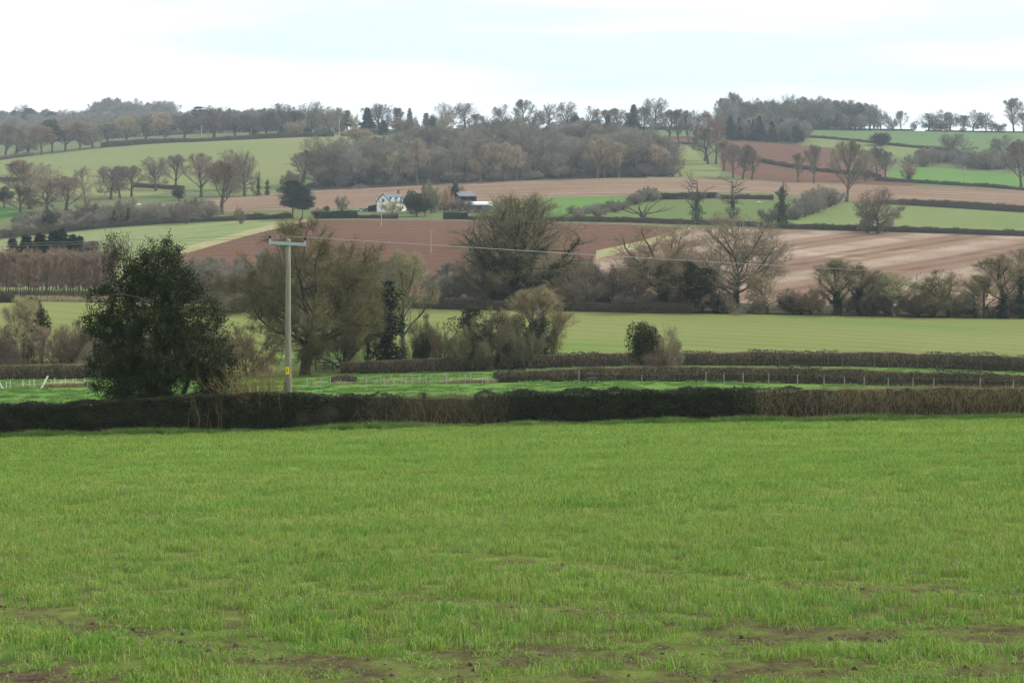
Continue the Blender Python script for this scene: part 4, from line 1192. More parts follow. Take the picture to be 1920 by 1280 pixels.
def big_pole():
    Y = 79.4
    g = at(541, Y=Y)
    x = g.x
    root = empty("utility_pole", g, 0); tag(root, "tall grey wooden pole with steel crossarm and yellow plate rising from the near hedge", "pole")
    ztop = -(452 - YH) / F * Y - g.z
    m = MB()
    hs = np.linspace(-.6, ztop, 9)
    m.tube([(0.012 * math.sin(h * .9) - .03 * h / ztop * 1.0, 0, h) for h in hs], np.interp(hs, [-.6, ztop], [.19, .125]), 14)
    part("pole", m, 'pole', root)
    tx = -.03
    m = MB(); m.tube([(tx, 0, ztop - .02), (tx, 0, ztop + .10), (tx, 0, ztop + .14)], [.147, .138, .06], 12); part("pole_cap", m, 'lichen', root)
    # crossarm: a steel channel, slightly tilted
    arm = MB()
    za = -(456.5 - YH) / F * Y - g.z
    ty = R(3.2)
    arm.box((tx, -.20, za), (1.98, .012, .15), ry=ty); arm.box((tx, -.16, za + .074), (1.98, .09, .012), ry=ty); arm.box((tx, -.16, za - .074), (1.98, .09, .012), ry=ty)
    part("crossarm", arm, 'steel', root)
    m = MB(); m.tube([(tx - .30, -.2, za - .06), (tx - .10, -.16, za - .36)], .022, 6); part("brace", m, 'steel', root)
    for s in (-1, 1):
        xi = tx + s * .93; zi = za - s * .93 * math.tan(ty)
        m = MB(); m.tube([(xi, -.16, zi), (xi, -.16, zi + .26)], .028, 7); pin = part("pin", m, 'steel', root)
        m = MB(); m.tube([(xi, -.16, zi + .22), (xi, -.16, zi + .26), (xi, -.16, zi + .30), (xi, -.16, zi + .34), (xi, -.16, zi + .38), (xi, -.16, zi + .42)], [.05, .085, .055, .085, .05, .05], 10); part("insulator", m, 'porcelain', pin)
    zs = -(694 - YH) / F * Y - g.z
    m = MB()
    V = []; n = 6
    for i in range(n + 1):
        a = R(-90 - 48 + 70 * i / n)
        for z in (-.2, .2): V.append((.192 * math.cos(a), .192 * math.sin(a), zs + z))
    m.add(V, [(2 * i, 2 * i + 2, 2 * i + 3, 2 * i + 1) for i in range(n)], 0, True)
    sg = part("warning_plate", m, 'yellow', root)
    m = MB()      # black flash on the plate
    def onp(u, z): a = R(-90 - 48 + 70 * u); return (.1945 * math.cos(a), .1945 * math.sin(a), zs + z)
    for quad in ([(.56, .13), (.68, .13), (.55, .01), (.42, .01)], [(.42, .03), (.66, .03), (.60, -.01), (.44, -.01)], [(.52, -.01), (.63, -.01), (.47, -.14), (.45, -.13)]):
        m.add([onp(*q) for q in quad], [(0, 1, 2, 3)])
    part("flash", m, 'ink', sg)
    zt = -(737 - YH) / F * Y - g.z
    m = MB(); m.tube([(0, 0, zt - .03), (0, 0, zt + .03)], .19, 14); part("band", m, plain("ochre_band", (.45, .33, .12)), root)
    m = MB(); m.tube([(-.2, -.02, -.4), (-.185, -.02, zs - .6)], .02, 6); part("cable_guard", m, 'darkwood', root)
    return [(x + tx + s * .93, Y - .16, g.z + za - s * .93 * math.tan(ty) + .40) for s in (-1, 1)]
ins = big_pole()
far_top = at(1719, Y=345); fz = -(511 - YH) / F * 345
for k, (a, lab) in enumerate(zip(ins, ("bare overhead wire on the outer insulator crossing above the valley", "bare overhead wire on the inner insulator crossing above the valley"))):
    m = MB()
    off = (-.85, .85)[k]
    ends = [air(-900 + k * 40, 462 + 2 * k, 105), Vector((far_top.x + off, 345, fz))]
    pts = []
    A = ends[0]; n = 24
    for i in range(n):
        t = i / n; q = A.lerp(Vector(a), t); q.z -= 0.9 * 4 * t * (1 - t) * .35; pts.append(tuple(q))
    B = ends[1]; n = 40
    for i in range(n + 1):
        t = i / n; q = Vector(a).lerp(B, t); q.z -= 0.5 * 4 * t * (1 - t) * .3; pts.append(tuple(q))
    rad = [0.010 + max(0, (p[1] - 80)) * 0.000022 for p in pts]
    m.tube(pts, rad, 5, caps=False)
    o = put("overhead_wire", m.mesh("overhead_wire", BM['wire'])); tag(o, lab, "wire", "overhead wires on the near pole")

# ------------------------------------------------------------------ fences
def fence(label, posts, Y, mat='wood', wires=3, h=None, r=.055, group=None, tilt=0.03, wire_to=None, name="wire_fence"):
    """Posts at (column, base row, top row); each is a part, and so is each wire."""
    P = []
    for px, b, t in posts:
        y = Y(px) if callable(Y) else (Y or dist_of(px, b))
        q = at(px, Y=y); g = YH - F * q.z / y
        P.append((q, (g - t) * y / F if h is None else h))
    root = empty(name, P[0][0]); tag(root, label, "fence", group)
    rng = random.Random(len(posts))
    o0 = P[0][0]
    for q, H in P:
        m = MB(); d = q - o0
        m.tube([(d.x, d.y, d.z - .3), (d.x + rng.uniform(-tilt, tilt) * H, d.y, d.z + H)], [r * rng.uniform(.85, 1.2), r * .9], 6)
        part("post", m, mat, root)
    hm = sum(H for _, H in P) / len(P)
    for k in range(wires):
        m = MB(); z = hm * (.35 + .6 * k / max(1, wires - 1)) if wires > 1 else hm * .9
        m.tube([(q.x - o0.x, q.y - o0.y - .06, q.z - o0.z + min(z, H * .97)) for q, H in P], .0035, 4, caps=False)
        part("wire", m, 'wire', root)
    return root
PL = lambda xs: [(x, 700, 0) for x in xs]
d2 = lambda px: 146.0
fence("wire fence on uneven grey posts crossing the pasture before the double hedges",
      [(x, 0, t) for x, t in ((575, 708), (600, 707), (619, 706), (687, 703), (708, 703), (713, 702), (721, 705), (733, 702), (738, 707), (753, 703), (761, 703), (772, 701), (785, 702), (794, 706), (798, 704), (819, 706), (833, 700), (837, 700), (861, 701), (873, 701), (880, 699), (883, 699), (905, 703))], d2, 'postwood', 3, tilt=.10, r=.055)
fence("wire fence on thin pale stakes in the pasture beyond the dark evergreen tree",
      [(x, 0, t) for x, t in ((12, 715), (19, 713), (43, 712), (55, 711), (64, 710), (83, 711), (96, 711), (102, 708), (114, 712), (122, 709), (137, 709), (143, 709), (158, 709), (164, 708))], lambda px: 150.0, 'palewood', 2, r=.035, tilt=.05)
fence("stock fence of tall brown posts along the foot of the middle hedge",
      [(x, 0, t) for x, t in ((1085, 695), (1203, 702), (1323, 696), (1357, 697), (1393, 699), (1441, 700), (1495, 701), (1545, 704), (1583, 706), (1620, 707), (1665, 709), (1712, 708), (1751, 709), (1838, 707), (1900, 711))], lambda px: 143.0, 'wood', 2, r=.062)
fence("thin posts showing against the furthest of the three lower hedges",
      [(x, 0, t) for x, t in ((1176, 665), (1270, 664), (1375, 663), (1462, 665), (1553, 664), (1580, 664), (1640, 664), (1666, 664), (1720, 666), (1776, 666), (1840, 668))], lambda px: 184.6, 'darkwood', 2, r=.04)
def strainer(px0, b, px1, t, Y, label):
    p = at(px0, Y=Y); x1 = (px1 - CX) / F * Y; H = (ground_row(px0, Y) - t) * Y / F
    root = empty("strainer_post", p); tag(root, label, "post", "pale leaning strainer posts")
    m = MB(); m.tube([(0, 0, -.2), (x1 - p.x, .15, H)], [.09, .08], 8); part("shaft", m, 'palewood', root)
    m = MB(); m.tube([((x1 - p.x) * .45 - .1, .0, H * .30), ((x1 - p.x) * .45 + .12, .1, H * .36)], .05, 6); part("wedge", m, 'wood', root)
strainer(75, 727, 89, 705, 146, "pale timber post leaning over the thin stakes in the pasture")
strainer(7, 728, -6, 710, 147, "pale timber post leaning away at the very end of the stake fence")
def rail_fence():
    Y = 192; p = at(592, Y=Y)
    root = empty("rail_fence", p); tag(root, "dark timber post and rail fence under the broad oak", "fence")
    x1 = (655 - CX) / F * Y
    xs = np.linspace(p.x, x1, 5)
    for x in xs:
        m = MB(); m.box((x - p.x, 0, .45), (.14, .12, 1.7)); part("post", m, 'darkwood', root)
    for z in (.45, .8, 1.15):
        m = MB(); m.box(((x1 - p.x) / 2, -.09, z), (x1 - p.x + .4, .05, .13)); part("rail", m, 'wood', root)
rail_fence()
def stile():
    Y = 141; p = at(1110, Y=Y)
    root = empty("stile", p); tag(root, "small wooden stile with two rails set in the middle hedge", "stile")
    for x in (-.42, .05, .42):
        m = MB(); m.box((x, 0, .35), (.09, .09, 1.35)); part("post", m, 'darkwood', root)
    for z in (.55, .98):
        m = MB(); m.box((0, -.07, z), (1.0, .05, .12)); part("rail", m, 'wood', root)
    m = MB(); m.box((0, -.1, .3), (.7, .3, .05)); part("step", m, 'wood', root)
stile()

# ------------------------------------------------------------------ animals: one continuous body each
def animal(name, p, rz, verts, edges, mat, label, cat, group=None, scale=1.0):
    me = bpy.data.meshes.new("body")
    me.from_pydata([v[:3] for v in verts], edges, [])
    o = bpy.data.objects.new(name, me); COL.objects.link(o)
    o.location = p; o.rotation_euler = (0, 0, rz); o.scale = (scale,) * 3
    sk = o.modifiers.new("skin", 'SKIN'); ss = o.modifiers.new("smooth", 'SUBSURF'); ss.levels = 1; ss.render_levels = 1
    for v, s in zip(verts, me.skin_vertices[0].data):
        s.radius = (v[3], v[3] * (v[4] if len(v) > 4 else 1.0))
    me.skin_vertices[0].data[0].use_root = True
    me.materials.append(mat)
    tag(o, label, cat, group)
    return o
HV = [(0, 0, 1.12, .30), (.45, 0, 1.15, .31), (.85, 0, 1.13, .29), (1.15, 0, 1.0, .18), (1.42, 0, .66, .12), (1.55, 0, .38, .11), (1.66, 0, .14, .06), (-.42, 0, 1.16, .30), (-.62, 0, 1.0, .10), (-.70, 0, .6, .05),
      (.78, .17, .8, .13), (.80, .18, .48, .07), (.80, .18, .26, .05), (.83, .18, .03, .07), (.78, -.17, .8, .13), (.88, -.18, .5, .07), (.86, -.18, .26, .05), (.90, -.18, .03, .07),
      (-.42, .18, .80, .17), (-.36, .18, .58, .09), (-.52, .18, .42, .06), (-.48, .18, .04, .07), (-.42, -.18, .80, .17), (-.30, -.18, .58, .09), (-.44, -.18, .42, .06), (-.40, -.18, .04, .07)]
HE = [(0, 1), (1, 2), (2, 3), (3, 4), (4, 5), (5, 6), (0, 7), (7, 8), (8, 9), (2, 10), (10, 11), (11, 12), (12, 13), (2, 14), (14, 15), (15, 16), (16, 17), (7, 18), (18, 19), (19, 20), (20, 21), (7, 22), (22, 23), (23, 24), (24, 25)]
def piebald():
    m, t, b = nt("piebald_coat")
    tc = nd(t, "ShaderNodeTexCoord").outputs["Object"]
    t.links.new(mixc(t, noise(t, mapped(t, tc, 0, (1, 1, 1), (.9, 0, .35)), 1.3, 2.0, .5, .44, .5), (.80, .77, .72), (.17, .085, .06)), b.inputs["Base Color"])
    return m
animal("horse", at(1425.5, 383.5), R(180), HV, HE, piebald(), "white and brown horse grazing in the paddock with its head down", "horse", scale=1.15)
SV = [(0, 0, .62, .30), (.4, 0, .64, .29), (.66, 0, .66, .16), (.86, 0, .50, .10), (1.0, 0, .30, .06), (-.35, 0, .62, .28), (-.55, 0, .5, .06),
      (.42, .14, .36, .08), (.42, .14, .02, .045), (.42, -.14, .36, .08), (.42, -.14, .02, .045), (-.33, .14, .36, .09), (-.33, .14, .02, .045), (-.33, -.14, .36, .09), (-.33, -.14, .02, .045)]
SE = [(0, 1), (1, 2), (2, 3), (3, 4), (0, 5), (5, 6), (1, 7), (7, 8), (1, 9), (9, 10), (5, 11), (11, 12), (5, 13), (13, 14)]
wool = plain("fleece", (.72, .68, .60), .95, .05, .1, 6.0)
animal("sheep", at(222, 390), R(170), SV, SE, wool, "pale sheep grazing alone behind the far thorn hedge", "sheep", scale=1.5)
animal("sheep", at(259, 387), R(10), SV, SE, wool, "pale sheep standing nearer the round dark bush", "sheep", scale=1.6)
# ------------------------------------------------------------------ hedges
def densify(pts, step):
    out = []
    for p, q in zip(pts[:-1], pts[1:]):
        n = max(1, int((q - p).length / step))
        for k in range(n): out.append(p.lerp(q, k / n))
    out.append(pts[-1])
    return out
def hedge(label, line, h, w=1.6, style='twig', dens=60, tint=(1, 1, 1), Y=None, sz=.16, group=None, name="hedge", gaps=0.0, rough=.12, leafmix=0.0, seed=None, cat="hedge", tr=None, core=True, fade=(0, 0)):
    """line: (column, ground row) corners (or columns at distance Y). h: height, or one height per corner."""
    P = [at(px, r, Y(px) if callable(Y) else Y) for px, r in line]
    hs = [h] * len(P) if not isinstance(h, (list, tuple)) else list(h)
    cum = [0.0]
    for p, q in zip(P[:-1], P[1:]): cum.append(cum[-1] + math.hypot(q.x - p.x, q.y - p.y))
    cum = np.array(cum); L = cum[-1]
    xs = np.array([p.x for p in P]); ys = np.array([p.y for p in P])
    rng = np.random.default_rng(seed if seed is not None else int(abs(P[0].x * 7 + P[0].y * 13)) + len(P))
    ph = rng.uniform(0, 50)
    def pos(s, across, z):
        x = np.interp(s, cum, xs); y = np.interp(s, cum, ys)
        e = 0.5
        tx = np.interp(s + e, cum, xs) - np.interp(s - e, cum, xs); ty = np.interp(s + e, cum, ys) - np.interp(s - e, cum, ys)
        l = np.maximum(np.hypot(tx, ty), 1e-6)
        x = x - ty / l * across; y = y + tx / l * across
        return np.stack([x, y, zat(x, y) + z], axis=-1)
    hh = lambda s: np.interp(s, cum, hs) * (1 + rough * (vnoise(s * .35 + ph, s * 0 + ph) - .5) * 2 + rough * .6 * (vnoise(s * 1.7 + ph, s * 0 + 3) - .5))
    root = empty(name, P[0]); tag(root, label, cat, group)
    o0 = np.array(P[0])
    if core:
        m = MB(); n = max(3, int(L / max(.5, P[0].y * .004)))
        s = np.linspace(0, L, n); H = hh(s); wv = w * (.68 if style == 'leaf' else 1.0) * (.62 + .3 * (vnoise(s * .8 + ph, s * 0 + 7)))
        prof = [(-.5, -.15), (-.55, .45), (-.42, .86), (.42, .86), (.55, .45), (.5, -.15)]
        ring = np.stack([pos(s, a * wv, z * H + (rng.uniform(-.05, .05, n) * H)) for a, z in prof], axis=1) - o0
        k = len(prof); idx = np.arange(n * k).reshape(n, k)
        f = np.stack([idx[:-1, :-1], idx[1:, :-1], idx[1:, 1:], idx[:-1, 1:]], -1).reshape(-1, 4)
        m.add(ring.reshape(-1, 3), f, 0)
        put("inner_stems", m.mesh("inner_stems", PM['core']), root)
    N = int(dens * L)
    def thin(s):        # let a stretch run out gradually into the next one
        k = np.ones(len(s))
        if fade[0]: k = np.minimum(k, s / fade[0])
        if fade[1]: k = np.minimum(k, (L - s) / fade[1])
        k = np.clip(k + (vnoise(s * 1.1 + ph, s * 0 + 41) - .5) * .9 * (k < 1), 0, 1)
        return s[rng.random(len(s)) < k]
    y0 = float(ys.mean())
    if style in ('twig', 'mixed'):
        m = MB(); s = thin(rng.uniform(0, L, N))
        if gaps: s = s[vnoise(s * .12 + ph, s * 0 + 17) > gaps]; 
        n = len(s); H = hh(s)
        a = rng.uniform(-1, 1, n) * w * .5 * (1.0)
        z = rng.beta(1.3, 1.1, n) * .85 * H
        B = pos(s, a, z)
        D = unit(rng.normal(size=(n, 3)) * np.array([.55, .55, .3]) + np.array([0, 0, .85]))
        Ln = rng.uniform(.22, .5, n) * np.maximum(H, .8)
        room = np.maximum(H * rng.uniform(.93, 1.06, n) - z, .1)
        Ln = np.minimum(Ln, room / np.maximum(D[:, 2], .25))
        T = B + D * Ln[:, None]
        m.spikes(B - o0, T - o0, tr or max(.009, y0 * .000075), 0)
        put("twigs", m.mesh("twigs", PM['hedgetwig']), root, color=tint)
    if style in ('leaf', 'mixed'):
        m = MB(); n = N if style == 'leaf' else int(N * leafmix)
        s = thin(rng.uniform(0, L, n)); n = len(s)
        if style == 'mixed': s = s[vnoise(s * .25 + ph, s * 0 + 31) > .5]; n = len(s)
        H = hh(s)
        u = rng.random(n)
        peri = H * 2 + w
        t = u * peri
        front = t < H; top = (t >= H) & (t < H + w)
        a = np.where(front, -w * .5, np.where(top, t - H - w * .5, w * .5)); z = np.where(front, t, np.where(top, H, peri - t))
        bulge = (vnoise(s * 1.3 + ph, z * 1.3 + 5) - .5) * .34 + (vnoise(s * 4.1, z * 4.1 + ph) - .5) * .16
        dep = -rng.exponential(.07, n) + bulge
        a = a + np.where(front, -dep, np.where(top, 0, dep)); z = z + np.where(top, dep, 0)
        z = np.clip(z, .03, None)
        m.leaves(pos(s, a, z) - o0, sz, rng, 0, .72)
        put("leaves", m.mesh("leaves", PM['hedgeleaf'] if sz < .2 else PM['ivy']), root, color=tint if style == 'leaf' else (1, 1, 1))
    return root

NEARB = lambda px: 79.6
def bottom(px): return float(np.interp(px, [0, 400, 800, 1200, 1600, 1920], [820, 812, 801, 794, 788, 785]))
# the near hedge, stretch by stretch
_x = lambda *a: [(v, 0) for v in a]
hedge("dark evergreen stretch of the near hedge running under the big holly tree", _x(-520, 60, 190, 330, 470, 560, 668, 800), [1.68, 1.70, 1.78, 1.95, 2.05, 2.05, 1.86, 1.80], 1.8, 'leaf', 4300, Y=NEARB, sz=.085, seed=1, rough=.06, fade=(0, 6.5))
hedge("brown bare twig stretch of the near hedge with brambles between two dark stretches", _x(560, 655, 760, 860, 980), [1.9, 1.84, 1.84, 1.86, 1.88], 1.7, 'mixed', 760, (.66, .62, .56), Y=NEARB, seed=2, tr=.0085, sz=.085, leafmix=.9, rough=.06, fade=(3, 1.5))
hedge("neatly clipped dark holly stretch of the near hedge in the middle of the view", _x(890, 1050, 1180, 1300, 1500), [1.82, 1.84, 1.84, 1.82, 1.80], 1.8, 'leaf', 4200, (.95, 1.0, .95), Y=NEARB, sz=.08, rough=.04, seed=3, fade=(3, 4))
hedge("straw brown bare thorn stretch of the near hedge at its far right end", _x(1370, 1560, 1740, 2460), [1.82, 1.84, 1.84, 1.84], 1.75, 'twig', 900, (1.12, 1.0, .84), Y=NEARB, rough=.05, seed=4, tr=.0085, fade=(3, 0))

def stems(label, px0, px1, n, hmin, hmax, tint, seed, Y=78.9, lean=.25, rad=.013, leafy=False, name="briar_stems", lift=0.0, cat="briars"):
    """Bare upright stems, crooked, standing in or by the near hedge: each a bent tapering rod."""
    rng = np.random.default_rng(seed); m = MB()
    root = empty(name, at((px0 + px1) / 2, Y=Y)); tag(root, label, cat)
    o0 = np.array(root.location)
    px = rng.uniform(px0, px1, n); y = Y + rng.normal(size=n) * .22
    x = (px - CX) / F * y
    p = np.stack([x, y, zat(x, y) - .05 + lift], 1) - o0
    H = rng.uniform(hmin, hmax, n); d = unit(rng.normal(size=(n, 3)) * np.array([lean, lean * .6, 0]) + np.array([0, 0, 1.0]))
    r = rad * rng.uniform(.6, 1.5, n); K = 5
    for k in range(K):
        q = p + d * (H / K)[:, None]
        m.segs(p, q, r * (1 - .75 * k / K), r * (1 - .75 * (k + 1) / K), 4, 0)
        if k >= 1:
            for _ in range(2):
                b = unit(d + rng.normal(size=(n, 3)) * .8)
                m.spikes(p + (q - p) * rng.random((n, 1)), q + b * (H * rng.uniform(.08, .22, n))[:, None], r * .45, 0)
        p = q; d = unit(d + rng.normal(size=(n, 3)) * .16)
    put("stems", m.mesh("stems", PM['hedgetwig']), root, color=tint)
    return root
stems("tangle of pale upright thorn stems along the straw brown hedge", 1425, 1945, 430, .9, 1.72, (1.15, 1.03, .85), 5, rad=.009)
stems("pale stems and bramble canes showing through the brown twig hedge", 640, 945, 210, .6, 1.6, (.95, .88, .72), 6, lean=.4, rad=.009)
stems("pale dead stems standing in the hedge at the foot of the holly tree", 352, 425, 12, 1.2, 2.7, (.62, .57, .44), 7, Y=78.6, lean=.14, rad=.012)
stems("tall reddish briar shoots rising from the hedge beside the grey pole", 428, 532, 300, 1.9, 4.2, (.95, .76, .60), 8, Y=79.6, lean=.26, rad=.013)

# the two clipped hedges across the pasture, then the valley and hill hedges
H2 = lambda px: 148.0
hedge("middle of the three lower hedges with tall posts along its foot", _x(925, 960, 1040, 1180, 1290, 1500, 1760, 2460), [1.0, 1.25, 1.4, 1.55, 1.62, 1.7, 1.65, 1.65], 1.9, 'mixed', 420, (1.15, 1.04, .90), Y=H2, leafmix=.5, sz=.13, rough=.07, seed=9)
H3 = lambda px: 188.0
hedge("furthest of the three lower hedges below the thin winter wheat", _x(640, 680, 800, 950, 1100, 1290, 1500, 1700, 2460), [1.6, 1.75, 1.8, 1.85, 1.9, 1.85, 1.9, 2.05, 2.2], 2.1, 'mixed', 380, (1.2, 1.08, .94), Y=H3, leafmix=.4, sz=.15, rough=.07, seed=10)
hedge("square clipped brown hedge behind the pale stakes beside the evergreen tree", _x(-480, 60, 180, 300, 420), 2.0, 2.0, 'mixed', 340, (1.05, .92, .78), Y=lambda px: 186.0, leafmix=.25, sz=.15, rough=.04, seed=11)
hedge("low dark hedge along the top of the winter wheat under the great ivied oak", [(745, 577), (860, 580), (990, 582), (1100, 584), (1240, 587), (1300, 588)], [2.0, 2.0, 1.7, 1.7, 2.0, 2.0], 1.8, 'mixed', 120, (.75, .68, .58), leafmix=.5, sz=.22)
hedge("short clump of low brush by the rail fence in the pasture", _x(618, 640, 668), [.7, 1.0, .7], 1.4, 'twig', 260, (.9, .8, .7), Y=lambda px: 151.0)
hedge("reedy brown margin in front of the young plantation", [(-60, 563), (0, 564), (90, 565), (190, 566), (260, 567)], 1.1, 2.2, 'twig', 90, (1.9, 1.6, 1.25), core=False)
hedge("dark brush bank beside the reedy plantation margin", [(-20, 566), (20, 566), (45, 566)], [1.6, 1.7, 1.2], 3, 'mixed', 140, (.7, .6, .5), leafmix=.5, sz=.25)
D_ = dict(tint=(.62, .58, .52))
hedge("scrubby dark hedgerow along the top of the pale ley field", [(-60, 458), (0, 447), (100, 437), (200, 427), (300, 420), (400, 415), (470, 412), (550, 409)], [2.6, 2.8, 3.2, 2.8, 2.4, 2.0, 2.2, 2.2], 3.2, 'mixed', 70, gaps=.35, leafmix=.5, sz=.42, rough=.3, **D_)
hedge("square dark clipped garden hedge beside the parked cars", [(590, 410), (630, 409.5), (670, 409)], [2.6, 3.0, 3.0], 2.2, 'leaf', 260, sz=.34, rough=.05)
hedge("low mixed garden hedge below the farmhouse windows", [(670, 409), (706, 409.5), (745, 410)], [1.5, 1.6, 2.0], 1.8, 'mixed', 90, leafmix=.6, sz=.34, **D_)
hedge("small dark clipped hedge in front of the silage heap", [(831, 411), (855, 411), (877, 411)], 2.6, 2.2, 'leaf', 260, sz=.34, rough=.05)
hedge("thin field hedge between the farm lawn and the plough", [(877, 412), (960, 413.5), (1060, 415), (1075, 415)], [1.4, 1.6, 2.0, 2.2], 2, 'mixed', 80, leafmix=.4, sz=.36, tint=(.8, .72, .62))
hedge("dark field hedge at the foot of the paddock", [(1070, 415), (1180, 417), (1260, 420), (1350, 423), (1440, 427)], [2.2, 2.4, 2.4, 2.2, 2.4], 2.2, 'mixed', 80, leafmix=.6, sz=.36, **D_)
hedge("long dark hedge between the tired meadow and the maize stubble", [(1430, 428), (1520, 430), (1600, 433), (1760, 437), (1920, 443), (2020, 446)], [2.2, 2.3, 2.4, 2.4, 2.4, 2.4], 2.2, 'mixed', 84, leafmix=.5, sz=.36, tint=(.72, .64, .56))
hedge("dark hedge between the tired meadow and the old stubble strip", [(1640, 382), (1690, 384), (1760, 388), (1920, 398), (2010, 405)], [1.6, 3.0, 3.4, 3.6, 3.6], 2.6, 'mixed', 84, leafmix=.6, sz=.4, **D_)
hedge("dark clipped hedge above the paddock beside the horse shelter", [(1236, 374), (1280, 373.5), (1320, 373)], [2.8, 2.9, 2.8], 2.2, 'leaf', 220, sz=.38)
hedge("thin hedge above the paddock between the shelter and the horse", [(1352, 373), (1400, 373), (1450, 374.5)], [2.2, 2.0, 2.3], 2, 'mixed', 80, leafmix=.6, sz=.4, **D_)
hedge("low dark hedge line at the bottom of the hill crop beyond the big grey trees", [(-60, 342), (0, 340), (90, 342), (150, 346)], 2.6, 2.2, 'twig', 60, tint=(.75, .66, .62))
hedge("short dark hedge below the pair of round hill trees", [(250, 351), (290, 353), (345, 356)], 2.8, 2.4, 'twig', 70, tint=(.68, .56, .52))
hedge("dark ridge hedge above the hill crop and below the bungalows", [(366, 266), (400, 264.5), (470, 261.5), (520, 259), (570, 257), (625, 256)], [2.5, 3, 4.0, 4.2, 3.6, 3.6], 3, 'mixed', 40, leafmix=.7, sz=.6, tint=(.55, .5, .48))
hedge("brownish hedge along the lane at the top of the hill crop", [(190, 277), (260, 271), (330, 267), (366, 266)], [5.0, 5.0, 4.0, 3.2], 3, 'twig', 50, tint=(.85, .72, .68))
hedge("scrub line in front of the roadside trees", [(-40, 305), (0, 300), (45, 294), (60, 292)], [3.0, 3.2, 3.5, 2.5], 3, 'twig', 50, tint=(.8, .72, .62))
hedge("thin hedge below the conifer ridge across the top of the wood", [(640, 256), (700, 253), (760, 251), (830, 249), (870, 249)], [3, 2.6, 3.4, 4, 4], 3, 'mixed', 36, leafmix=.6, sz=.6, tint=(.65, .6, .58))
hedge("dark hedge line splitting the upper plough", [(1422, 303), (1450, 309), (1500, 317), (1560, 324), (1650, 333)], [3.2, 3.0, 2.6, 2.4, 2.0], 2.4, 'mixed', 50, leafmix=.7, sz=.5, **D_)
hedge("winding hedge between the two green hilltop fields", [(1500, 257), (1560, 261), (1630, 268), (1690, 275), (1740, 280), (1790, 285)], [2.4, 2.2, 2.2, 2.4, 2.6, 3.2], 2.4, 'mixed', 46, leafmix=.5, sz=.55, tint=(.7, .64, .6))
hedge("low dark hedge below the bright meadow", [(1640, 339), (1700, 342), (1760, 346), (1850, 351), (1920, 357), (2000, 362)], [2.4, 2.2, 2.0, 2.2, 1.4, 1.4], 2.2, 'mixed', 56, leafmix=.6, sz=.5, **D_)
hedge("straight dark hedge on the skyline beside the hilltop wood", [(1500, 243), (1600, 243.6), (1700, 245), (1712, 245)], 1.7, 2, 'twig', 40, tint=(.55, .5, .5))
hedge("thin skyline hedge under the spaced ridge oaks", [(1735, 245.5), (1800, 246.4), (1880, 248), (1930, 249)], 1.2, 2, 'twig', 34, tint=(.6, .56, .56))
hedge("skyline hedge beyond the green field behind the three pollards", [(1110, 243), (1200, 243), (1300, 244)], 3.0, 2.4, 'mixed', 40, leafmix=.5, sz=.6, **D_)
hedge("dark boundary hedge of the small brown plough by the pollards", [(1215, 269), (1260, 270.5), (1305, 272)], 2.2, 2, 'mixed', 50, leafmix=.6, sz=.5, **D_)

